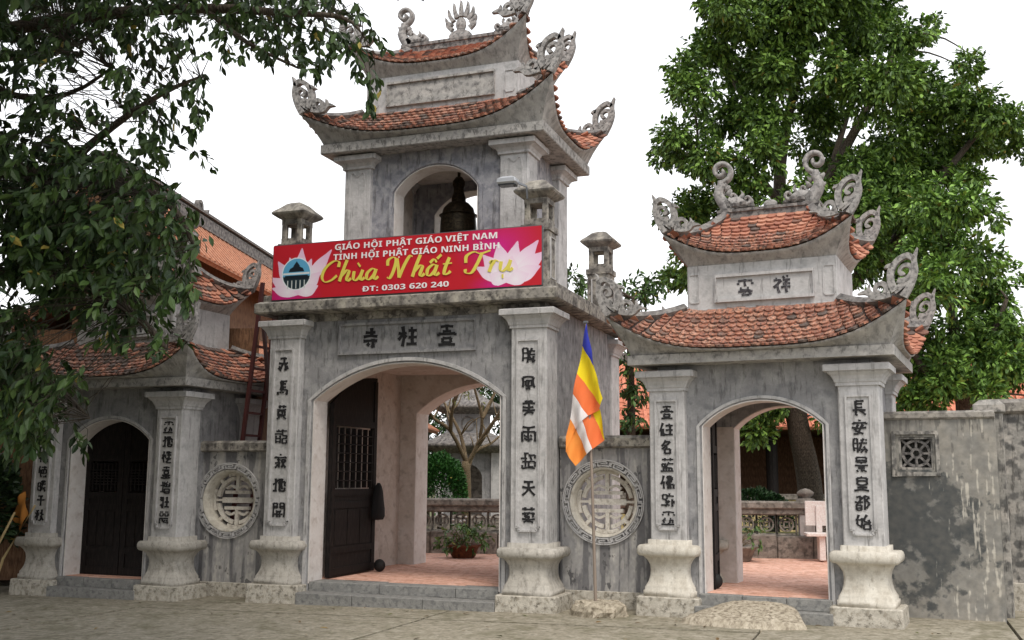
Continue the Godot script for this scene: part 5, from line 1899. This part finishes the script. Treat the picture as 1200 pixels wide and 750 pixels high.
func lump(called: String, label: String, category: String, p: Vector3, r: Vector3, m: Material, seed_: int, base_cut := -0.3) -> void:
	var g := thing(called, label, category, p)
	var st := new_st()
	var n := noise(1.8, seed_, 3)
	var nn := 14
	for i in nn:
		for k in nn * 2:
			var q: Array = []
			for c in [[i, k], [i + 1, k], [i + 1, k + 1], [i, k + 1]]:
				var a: float = PI * c[0] / nn
				var b: float = PI * (c[1] % (nn * 2)) / nn
				var d := Vector3(sin(a) * cos(b), cos(a), sin(a) * sin(b))
				var f := 1.0 + 0.28 * n.get_noise_3dv(d * 1.4) + 0.08 * n.get_noise_3dv(d * 5.0)
				var e := d * f
				e.y = max(e.y, base_cut)
				e.y = min(e.y, 0.62 + 0.1 * n.get_noise_3dv(d * 3.0))
				q.append(e * r)
			quad(st, q[0], q[3], q[2], q[1])
	put("body", st, m, g)

func details() -> void:
	# bell
	var g := thing("bronze_bell", "dark bronze bell hanging in the arch of the bell tower", "bell", Vector3(0, 4.72, -1.84))
	var st := new_st(true)
	lathe(st, [[0.31, 0.0], [0.32, 0.03], [0.29, 0.10], [0.278, 0.3], [0.27, 0.55], [0.258, 0.70], [0.225, 0.82], [0.15, 0.90], [0.06, 0.93], [0.0, 0.93]], 28, Vector3.ZERO)
	put("bell_body", st, M.bronze, g)
	st = new_st()
	for y in [0.12, 0.42, 0.70]:
		lathe(st, [[0.262, y], [0.289, y + 0.012], [0.262, y + 0.024]], 28, Vector3.ZERO)
	put("bell_bands", st, M.bronze, g)
	st = new_st(true)
	lathe(st, [[0.11, 0.90], [0.105, 0.99], [0.08, 1.06], [0.075, 1.13], [0.095, 1.18], [0.09, 1.24], [0.05, 1.30], [0.0, 1.31]], 14, Vector3.ZERO)
	tube(st, [Vector3(0, 1.22, 0), Vector3(0, 1.42, 0)], [0.025, 0.025], 8)
	put("hanging_loop", st, M.bronze, g)
	# flood lamp clamped to the lantern post
	g = thing("flood_lamp", "small grey flood lamp clamped to the lantern post beside the bell tower", "lamp", Vector3(1.56, 5.24, 0.06))
	st = new_st()
	loft(st, [[0.11, 0.07, 0.02], [0.13, 0.085, 0.04], [0.12, 0.08, 0.09], [0.07, 0.04, 0.12]], -0.08, 0.03)
	put("housing", st, plain(col(190, 192, 196), 0.4, 0.5), g)
	st = new_st()
	block(st, -0.19, 0.03, 0.0, 0.02, -0.04, 0.10)
	put("glass", st, plain(col(60, 62, 66), 0.1), g)
	st = new_st()
	bar(st, Vector3(0.03, 0.05, 0.0), Vector3(0.14, 0.0, -0.06), 0.025, 0.025)
	bar(st, Vector3(0.14, 0.0, -0.06), Vector3(0.15, -0.16, -0.06), 0.02, 0.02)
	put("bracket", st, M.grey_metal, g)
	# stone at the foot of the pole, ramp before the side gate
	lump("foot_stone", "pale rough concrete lump holding the foot of the flagpole", "stone", Vector3(2.64, 0.03, 0.10), Vector3(0.34, 0.26, 0.24), M.rubble, 5)
	# cement ramp
	g = thing("cement_ramp", "rough cement ramp poured over the steps of the open side gate", "ramp", Vector3(4.5, 0.056, -0.007), -0.0982)
	st = new_st(true)
	var nz := noise(2.2, 9, 3)
	var grid: Array = []
	for i in 21:
		var row: Array = []
		for j in 15:
			var f := i / 20.0
			var q := j / 14.0
			var w := lerpf(0.28, 0.74, pow(q, 0.7)) * (1.0 + 0.10 * nz.get_noise_1d(q * 4.0 + 7))
			var edge: float = abs(f - 0.5) * 2.0
			var x := -0.06 + (f - 0.5) * 2.0 * w - 0.08 * q
			var z := lerpf(-0.18, 0.76 - 0.22 * pow(edge, 2.0), q)
			var y := lerpf(0.252, 0.045, pow(q, 0.8)) * (1.0 - 0.30 * pow(edge, 4.0)) + 0.012 * nz.get_noise_2d(x * 3.0, z * 3.0)
			if q > 0.99 or edge > 0.99: y = -0.06
			row.append(Vector3(x, y, z))
		grid.append(row)
	for i in 20:
		for j in 14:
			quad(st, grid[i][j], grid[i][j + 1], grid[i + 1][j + 1], grid[i + 1][j])
	put("slope", st, M.rubble, g)
	# stepladder between the shaded gate and the main gate
	g = thing("stepladder", "rusty red steel stepladder leaning behind the low moon window wall", "ladder", Vector3(-2.75, -0.03, -1.15))
	for s in [[Vector3(-0.44, 0, 0.2), Vector3(0.02, 4.45, 0.22)], [Vector3(-0.44, 0, -0.25), Vector3(0.02, 4.45, -0.2)]]:
		st = new_st()
		bar(st, s[0], s[1], 0.05, 0.05)
		put("rail", st, M.steel, g)
	for i in 13:
		st = new_st()
		var f := 0.06 + i * 0.073
		bar(st, Vector3(-0.44, 0, 0.2).lerp(Vector3(0.02, 4.45, 0.22), f), Vector3(-0.44, 0, -0.25).lerp(Vector3(0.02, 4.45, -0.2), f), 0.035, 0.035)
		put("rung", st, M.steel, g)
	for s in [[Vector3(0.05, 3.8, 0.2), Vector3(0.62, 0, 0.24)], [Vector3(0.05, 3.8, -0.22), Vector3(0.62, 0, -0.28)]]:
		st = new_st()
		bar(st, s[0], s[1], 0.045, 0.045)
		put("prop", st, plain(col(58, 34, 32), 0.7), g)
	# jacket on the end of the open leaf
	g = thing("jacket", "black jacket hung on the edge of the open main door leaf", "jacket", Vector3(-1.22, 0.98, -1.86))
	st = new_st(true)
	loft(st, [[0.045, 0.10, 0.0], [0.06, 0.13, 0.05], [0.062, 0.12, 0.16], [0.05, 0.10, 0.28], [0.045, 0.08, 0.40], [0.035, 0.05, 0.48], [0.015, 0.02, 0.53]], 0.03, 0.06, 0.03)
	put("cloth", st, plain(col(22, 20, 21), 0.95), g)
	# round weights that hold the leaves
	for w in [[Vector3(-1.12, 0.337, -1.75), "black round weight holding the open main door leaf"], [Vector3(3.86, 0.398, -0.66), "black round weight at the open side door"]]:
		st = new_st(true)
		blob(st, Vector3.ZERO, Vector3(0.09, 0.09, 0.06), 9)
		var o := put("door_weight", st, plain(col(20, 19, 19), 0.7))
		o.position = w[0]
		tag(o, w[1], "weight", "round weights by the doors")
	# bamboo poles and an orange cloth among the plants at the far left
	for i in 2:
		st = new_st(true)
		var a := Vector3(-6.25 + i * 0.12, 0, 0.45 - 0.1 * i)
		tube(st, [Vector3.ZERO, Vector3(0.12, 0.5, -0.05), Vector3(0.42 + 0.14 * i, 1.15 + 0.1 * i, -0.12)], [0.022, 0.02, 0.016], 7)
		var o := put("bamboo_pole", st, plain(col(170, 148, 104), 0.7))
		o.position = a - Vector3(0, 0.08, 0)
		tag(o, ["shorter dry bamboo pole leaning outermost by the shaded gate pier", "longer dry bamboo pole leaning close to the shaded gate pier"][i], "pole", "bamboo poles by the shaded gate")
	g = thing("orange_cloth", "crumpled orange cloth hung among plants beside the shaded gate", "cloth", Vector3(-5.95, 0.98, 0.1))
	st = new_st(true)
	cloth_tri(st, Vector2(-0.15, 0.0), Vector2(0.13, 0.05), Vector2(0.05, 0.38), 0.0, 3)
	cloth_tri(st, Vector2(-0.15, 0.0), Vector2(0.05, 0.38), Vector2(-0.12, 0.22), 0.0, 3)
	cloth_tri(st, Vector2(-0.15, 0.0), Vector2(0.0, -0.2), Vector2(0.13, 0.05), 0.0, 3)
	put("cloth", st, plain(col(186, 122, 54), 0.9), g)

# ---------------------------------------------------------------- scene
func _ready() -> void:
	rng.seed = 20240
	cam = Camera3D.new()
	cam.name = "camera"
	add_child(cam)
	cam.fov = rad_to_deg(2.0 * atan(375.0 / 1240.0))
	cam.position = Vector3(5.93, 1.6, 12.28)
	cam.rotation_order = EULER_ORDER_YXZ
	cam.rotation = Vector3(0.1477, 0.3452, 0.006)
	cam.near = 0.1
	cam.far = 600.0
	cam.current = true
	var env := Environment.new()
	var sky := Sky.new()
	var sm := ProceduralSkyMaterial.new()
	sm.sky_top_color = Color(0.93, 0.94, 0.96)
	sm.sky_horizon_color = Color(0.99, 0.99, 0.99)
	sm.sky_curve = 0.2
	sm.ground_horizon_color = Color(0.75, 0.75, 0.74)
	sm.ground_bottom_color = Color(0.35, 0.34, 0.32)
	sm.sun_angle_max = 1.0
	sky.sky_material = sm
	env.background_mode = Environment.BG_SKY
	env.sky = sky
	env.background_energy_multiplier = 1.25
	env.tonemap_mode = Environment.TONE_MAPPER_LINEAR
	env.tonemap_exposure = 1.36
	env.sdfgi_enabled = true
	env.ssao_enabled = true
	env.ssil_enabled = true
	var we := WorldEnvironment.new()
	we.name = "world_environment"
	we.environment = env
	add_child(we)
	var sun := DirectionalLight3D.new()
	sun.name = "sun"
	sun.light_energy = 0.5
	sun.light_color = Color(1.0, 0.97, 0.93)
	sun.light_angular_distance = 18.0
	sun.shadow_enabled = true
	sun.rotation = Vector3(deg_to_rad(-58), deg_to_rad(32), 0)
	add_child(sun)

	make_materials()
	M.fret = M.pier
	M.lattice = surface(mottled(col(206, 200, 190), col(216, 211, 202), col(170, 163, 152), 0.55, 0.64, 0.14, 83), 0.8, 0.92)
	make_tile()
	make_leaf()

	# setting
	var st := new_st()
	quad(st, Vector3(-300, -0.45, 300), Vector3(-300, -0.45, -300), Vector3(300, -0.45, -300), Vector3(300, -0.45, 300))
	structure("ground", st, M.soil)
	st = new_st()
	var sl := 0.0125
	quad(st, Vector3(-40, -0.05 - 40 * sl, 20), Vector3(-40, -0.05 - 40 * sl, -3.0), Vector3(40, -0.05 + 40 * sl, -3.0), Vector3(40, -0.05 + 40 * sl, 20))
	var soil := structure("forecourt_soil", st, M.soil)
	var pav := Node3D.new()
	pav.name = "forecourt_pavement"
	pav.set_meta("kind", "structure")
	add_child(pav)
	var xs := [-14.0, -10.6, -7.1, -3.1, 0.80, 4.55, 7.0, 10.5, 14.0, 18.0]
	var zs := [-2.2, 0.95, 4.6, 8.2, 11.8, 15.5]
	for i in xs.size() - 1:
		for j in zs.size() - 1:
			st = new_st()
			var x0: float = xs[i] + 0.014
			var x1: float = xs[i + 1] - 0.014
			var dy := rng.randf_range(-0.012, 0.004)
			var p := [Vector3(x0, x0 * sl + dy, zs[j] + 0.008), Vector3(x1, x1 * sl + dy, zs[j] + 0.008), Vector3(x1, x1 * sl + dy, zs[j + 1] - 0.008), Vector3(x0, x0 * sl + dy, zs[j + 1] - 0.008)]
			quad(st, p[0], p[1], p[2], p[3])
			for k in 4:
				quad(st, p[k], p[k] - Vector3(0, 0.1, 0), p[(k + 1) % 4] - Vector3(0, 0.1, 0), p[(k + 1) % 4])
			put("concrete_slab", st, M.ground, pav)
	st = new_st()
	prism(st, PackedVector2Array([Vector2(-13, -2.3), Vector2(-5.7, -2.3), Vector2(-5.7, -1.6), Vector2(6.5, -1.6), Vector2(6.5, -2.3), Vector2(16, -2.3), Vector2(16, -9.88), Vector2(-13, -3.64)]), -0.4, 0.225, Transform3D(Basis(Vector3.RIGHT, Vector3(0, 0, 1), Vector3.UP), Vector3.ZERO))
	structure("courtyard_floor", st, M.brick)
	st = new_st()
	prism(st, PackedVector2Array([Vector2(-60, 6.5), Vector2(-13, -3.64), Vector2(16, -9.88), Vector2(60, -19), Vector2(60, -80), Vector2(-60, -80)]), -0.4, 0.20, Transform3D(Basis(Vector3.RIGHT, Vector3(0, 0, 1), Vector3.UP), Vector3.ZERO))
	structure("garden_ground", st, M.garden)

	main_gate()
	side_gate(Vector3(4.50, 0.056, -0.007), -0.0982, "open side gate in pale cement beside the flag, brick courtyard behind", "壹住名藍佛跡靈", "長安勝景皇都始", "雲祥", false, 0.12)
	side_gate(Vector3(-4.51, -0.06, 0.1225), -0.024, "shaded side gate with closed dark doors under the hanging foliage", "參天佛德暎千秋", "靈地樓臺增壯麗", "雲祥", true, 0.42)
	moon_wall("low wall with cream round lattice window between main gate and open side gate", 1.95, 3.34, -0.62, Vector2(2.51, 1.305), 0.03, 1.99, run_face(411))
	moon_wall("low grey wall with round lattice window between shaded side gate and main gate", -3.32, -1.95, -0.46, Vector2(-2.82, 1.26), -0.05, 1.95, run_face(521))
	perimeter_wall()
	banner()
	flag()
	details()
	left_hall()
	low_house()
	right_hall()
	shrine()
	balustrade()
	bench()
	potted("potted_plant", "flowering plant in a low brown pot before the balustrade", Vector3(-1.15, 0.228, -5.0), 0.30, surface(mottled(col(92, 52, 36), col(120, 74, 48), col(60, 36, 28), 0.55, 0.6, 0.2, 91, 128), 0.3, 0.5), 420, Color(0.05, 0.10, 0.03), Color(0.16, 0.26, 0.07), true)
	potted("potted_plant", "small plant in a wide grey stone planter seen through the open side gate", Vector3(3.35, 0.228, -6.2), 0.34, M.stone, 200, Color(0.05, 0.10, 0.03), Color(0.16, 0.26, 0.07), false)
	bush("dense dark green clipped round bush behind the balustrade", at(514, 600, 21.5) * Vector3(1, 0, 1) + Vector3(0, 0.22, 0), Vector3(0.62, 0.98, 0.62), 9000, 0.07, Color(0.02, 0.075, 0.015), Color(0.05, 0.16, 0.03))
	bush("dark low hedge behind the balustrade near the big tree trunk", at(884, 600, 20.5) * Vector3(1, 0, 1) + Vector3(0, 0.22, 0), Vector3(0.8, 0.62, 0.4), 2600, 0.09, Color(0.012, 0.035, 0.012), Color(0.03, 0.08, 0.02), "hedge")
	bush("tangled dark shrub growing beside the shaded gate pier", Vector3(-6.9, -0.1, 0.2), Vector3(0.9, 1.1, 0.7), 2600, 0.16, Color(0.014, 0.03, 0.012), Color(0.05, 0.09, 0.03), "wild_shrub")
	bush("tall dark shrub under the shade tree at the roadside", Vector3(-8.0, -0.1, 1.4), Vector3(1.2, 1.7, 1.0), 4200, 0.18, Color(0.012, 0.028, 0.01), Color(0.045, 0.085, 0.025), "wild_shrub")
	near_tree()
	trees()
	fallen_leaves()

func trees() -> void:
	var big := px_line([[955, 640, 20.6], [948, 560, 20.6], [934, 490, 20.5], [926, 400, 20.5], [918, 300, 20.6], [914, 200, 20.8], [930, 110, 21.0], [955, 20, 21.2]])
	big[0].y = 0.1
	var limbs := [[big, 0.27, 0.06],
		[px_line([[926, 400, 20.5], [1000, 330, 20.3], [1060, 270, 20.2], [1110, 200, 20.3], [1160, 140, 20.4]]), 0.16, 0.04],
		[px_line([[918, 290, 20.6], [970, 210, 20.2], [1020, 120, 20.4], [1050, 60, 20.6], [1075, 38, 20.7]]), 0.13, 0.03],
		[px_line([[914, 200, 20.8], [880, 130, 21.0], [850, 70, 21.2], [850, 20, 21.4]]), 0.11, 0.03],
		[px_line([[916, 240, 20.7], [870, 190, 20.4], [820, 180, 20.2], [790, 190, 20.1]]), 0.09, 0.03],
		[px_line([[920, 330, 20.6], [870, 290, 20.9], [820, 290, 21.0]]), 0.09, 0.03],
		[px_line([[970, 210, 20.2], [1000, 100, 21.5], [990, 20, 22.0]]), 0.07, 0.03]]
	var cl := px_clumps([[850, 15, 38], [895, 25, 45], [960, 15, 45], [1010, 5, 45], [835, 65, 36], [880, 70, 40], [930, 75, 36], [1015, 55, 42], [1065, 40, 26], [1088, 32, 13], [806, 78, 20], [812, 108, 26], [800, 160, 28], [788, 190, 20], [850, 125, 38], [845, 185, 34], [895, 140, 30], [950, 130, 34], [1030, 105, 45], [1062, 85, 30], [1128, 78, 16], [1140, 66, 8], [1090, 140, 44], [1140, 128, 32], [1175, 140, 28], [1192, 165, 22], [1080, 190, 42], [1135, 175, 26], [1020, 180, 46], [960, 180, 36], [900, 175, 26], [1050, 240, 46], [1000, 245, 40], [1010, 300, 40], [800, 250, 26], [835, 235, 30], [820, 300, 28], [795, 325, 20], [875, 225, 30], [940, 235, 34], [905, 85, 30], [985, 80, 30], [1055, 300, 40], [1030, 20, 30], [930, 10, 30], [1000, -40, 60], [900, -50, 60], [1160, 160, 24], [1110, 110, 24], [1060, 215, 36], [1100, 205, 30], [1125, 215, 22], [1040, 270, 36], [1085, 250, 34], [1000, 210, 36]], 20.8, 1.5)
	for c in px_clumps([[880, 495, 30], [985, 490, 26], [915, 478, 20], [1000, 440, 40]], 20.5, 0.5):
		cl.append(c)
	grown_tree("leafy_tree", "tall leafy tree rising over the open side gate roof", big[0], limbs, cl, 0.125, 1.15, Color(0.04, 0.085, 0.018), Color(0.24, 0.40, 0.07), M.bark, 6400.0, "trees behind the gates")
	var t2 := px_line([[1135, 660, 17.5], [1130, 480, 17.5], [1120, 400, 17.6], [1105, 300, 17.8]])
	t2[0].y = 0.1
	grown_tree("leafy_tree", "dense bright green tree behind the mould blackened wall", t2[0], [[t2, 0.18, 0.05], [px_line([[1130, 470, 17.5], [1160, 400, 17.3], [1180, 350, 17.2]]), 0.08, 0.03], [px_line([[1130, 470, 17.5], [1080, 430, 17.3], [1060, 380, 17.2]]), 0.08, 0.03]],
		px_clumps([[1100, 235, 34], [1140, 250, 30], [1095, 285, 42], [1140, 300, 36], [1160, 335, 34], [1100, 340, 44], [1060, 345, 34], [1150, 380, 40], [1185, 385, 28], [1110, 395, 46], [1068, 420, 34], [1130, 430, 40], [1170, 430, 32], [1195, 430, 26], [1090, 455, 30], [1062, 462, 24], [1150, 458, 24], [1030, 380, 30], [1230, 420, 50], [1240, 470, 40]], 17.4, 0.8), 0.12, 1.1, Color(0.045, 0.10, 0.02), Color(0.25, 0.43, 0.075), M.bark, 5600.0, "trees behind the gates")
	var t3 := px_line([[738, 640, 19.0], [740, 480, 19.0], [738, 400, 19.0], [742, 350, 19.0]])
	t3[0].y = 0.1
	grown_tree("leafy_tree", "small leafy tree in the gap between main gate and open side gate", t3[0], [[t3, 0.10, 0.03]],
		px_clumps([[672, 326, 16], [690, 345, 18], [748, 345, 24], [735, 365, 22], [765, 335, 14], [748, 460, 22], [738, 490, 18], [745, 420, 20]], 19.0, 0.4), 0.13, 0.95, Color(0.025, 0.06, 0.014), Color(0.10, 0.19, 0.04), M.bark, 2600.0, "trees behind the gates")
	# bare branching tree in the courtyard garden
	var b0 := px_line([[546, 640, 22.5], [547, 580, 22.5], [546, 540, 22.5]])
	b0[0].y = 0.15
	var bl := [[b0, 0.11, 0.09]]
	for q in [[[546, 540, 22.5], [528, 505, 22.3], [508, 490, 22.2], [498, 478, 22.1]], [[546, 540, 22.5], [540, 510, 22.7], [525, 480, 22.9], [515, 462, 23.0]], [[547, 545, 22.5], [560, 520, 22.4], [565, 490, 22.3], [556, 455, 22.2], [550, 420, 22.1]], [[560, 520, 22.4], [578, 495, 22.1], [592, 470, 22.0], [600, 440, 22.0]], [[565, 490, 22.3], [580, 460, 22.6], [588, 430, 22.8]], [[547, 555, 22.5], [556, 530, 22.8], [575, 520, 23.1], [592, 505, 23.3]], [[528, 505, 22.3], [530, 480, 22.0], [540, 455, 21.8]]]:
		bl.append([px_line(q), 0.05, 0.016])
		for k in 5:
			var j: int = 1 + k % (q.size() - 1)
			var s: Array = q[j]
			var dx := rng.randf_range(-26, 26)
			bl.append([px_line([s, [s[0] + dx * 0.5, s[1] - rng.randf_range(8, 16), s[2] + rng.randf_range(-0.3, 0.3)], [s[0] + dx, s[1] - rng.randf_range(18, 40), s[2] + rng.randf_range(-0.6, 0.6)]]), 0.02, 0.007])
	grown_tree("bare_tree", "sparse spreading tree with bare pale branches behind the balustrade", b0[0], bl,
		px_clumps([[560, 460, 16], [585, 455, 16], [535, 465, 13], [595, 480, 13], [515, 470, 10], [570, 445, 18], [590, 430, 20], [545, 435, 20], [580, 500, 9]], 22.3, 0.6), 0.10, 0.9, Color(0.07, 0.08, 0.02), Color(0.22, 0.22, 0.06), M.pale_bark, 420.0)
	# green backdrop of garden trees
	for q in [["leafy_tree", "garden tree with dark foliage beside the stone shrine", [500, 520], [[492, 500, 22], [500, 530, 26], [490, 560, 24], [505, 560, 22], [484, 470, 24], [520, 470, 30], [505, 445, 30], [545, 455, 26], [490, 520, 30], [520, 500, 24]], 31.0], ["leafy_tree", "round green garden tree on the far side of the stone shrine", [598, 540], [[590, 520, 20], [600, 545, 24], [585, 560, 18], [605, 500, 22], [575, 545, 16], [590, 470, 28], [570, 455, 24], [600, 440, 28]], 28.5]]:
		var t := px_line([[q[2][0], 640, q[4]], [q[2][0], 560, q[4]], [q[2][0] + 2, q[2][1] - 10, q[4]]])
		t[0].y = 0.1
		grown_tree(q[0], q[1], t[0], [[t, 0.10, 0.04]], px_clumps(q[3], q[4], 0.5), 0.14, 1.0, Color(0.018, 0.05, 0.012), Color(0.06, 0.14, 0.03), M.bark, 1800.0, "trees behind the gates")

func fallen_leaves() -> void:
	var g := thing("fallen_leaves", "scattered dry brown leaves lying on the concrete forecourt", "leaves")
	g.set_meta("kind", "stuff")
	var xs: Array = []
	var cs: Array = []
	for i in 80:
		var x := rng.randf_range(-7.5, 8.0)
		var z := 0.35 + 3.4 * pow(rng.randf(), 1.7)
		var a := rng.randf_range(0, TAU)
		var s := rng.randf_range(0.05, 0.10)
		var b := Basis(Vector3.UP, a).rotated(Vector3(cos(a), 0, sin(a)), rng.randf_range(-0.25, 0.25))
		xs.append(Transform3D(b.scaled(Vector3(s, s, s)), Vector3(x, x * 0.0125 + 0.012, z)))
		cs.append([Color(0.16, 0.10, 0.04), Color(0.22, 0.15, 0.05), Color(0.09, 0.06, 0.03), Color(0.10, 0.11, 0.03)][rng.randi() % 4])
	leaves(g, "leaf_litter", xs, cs)
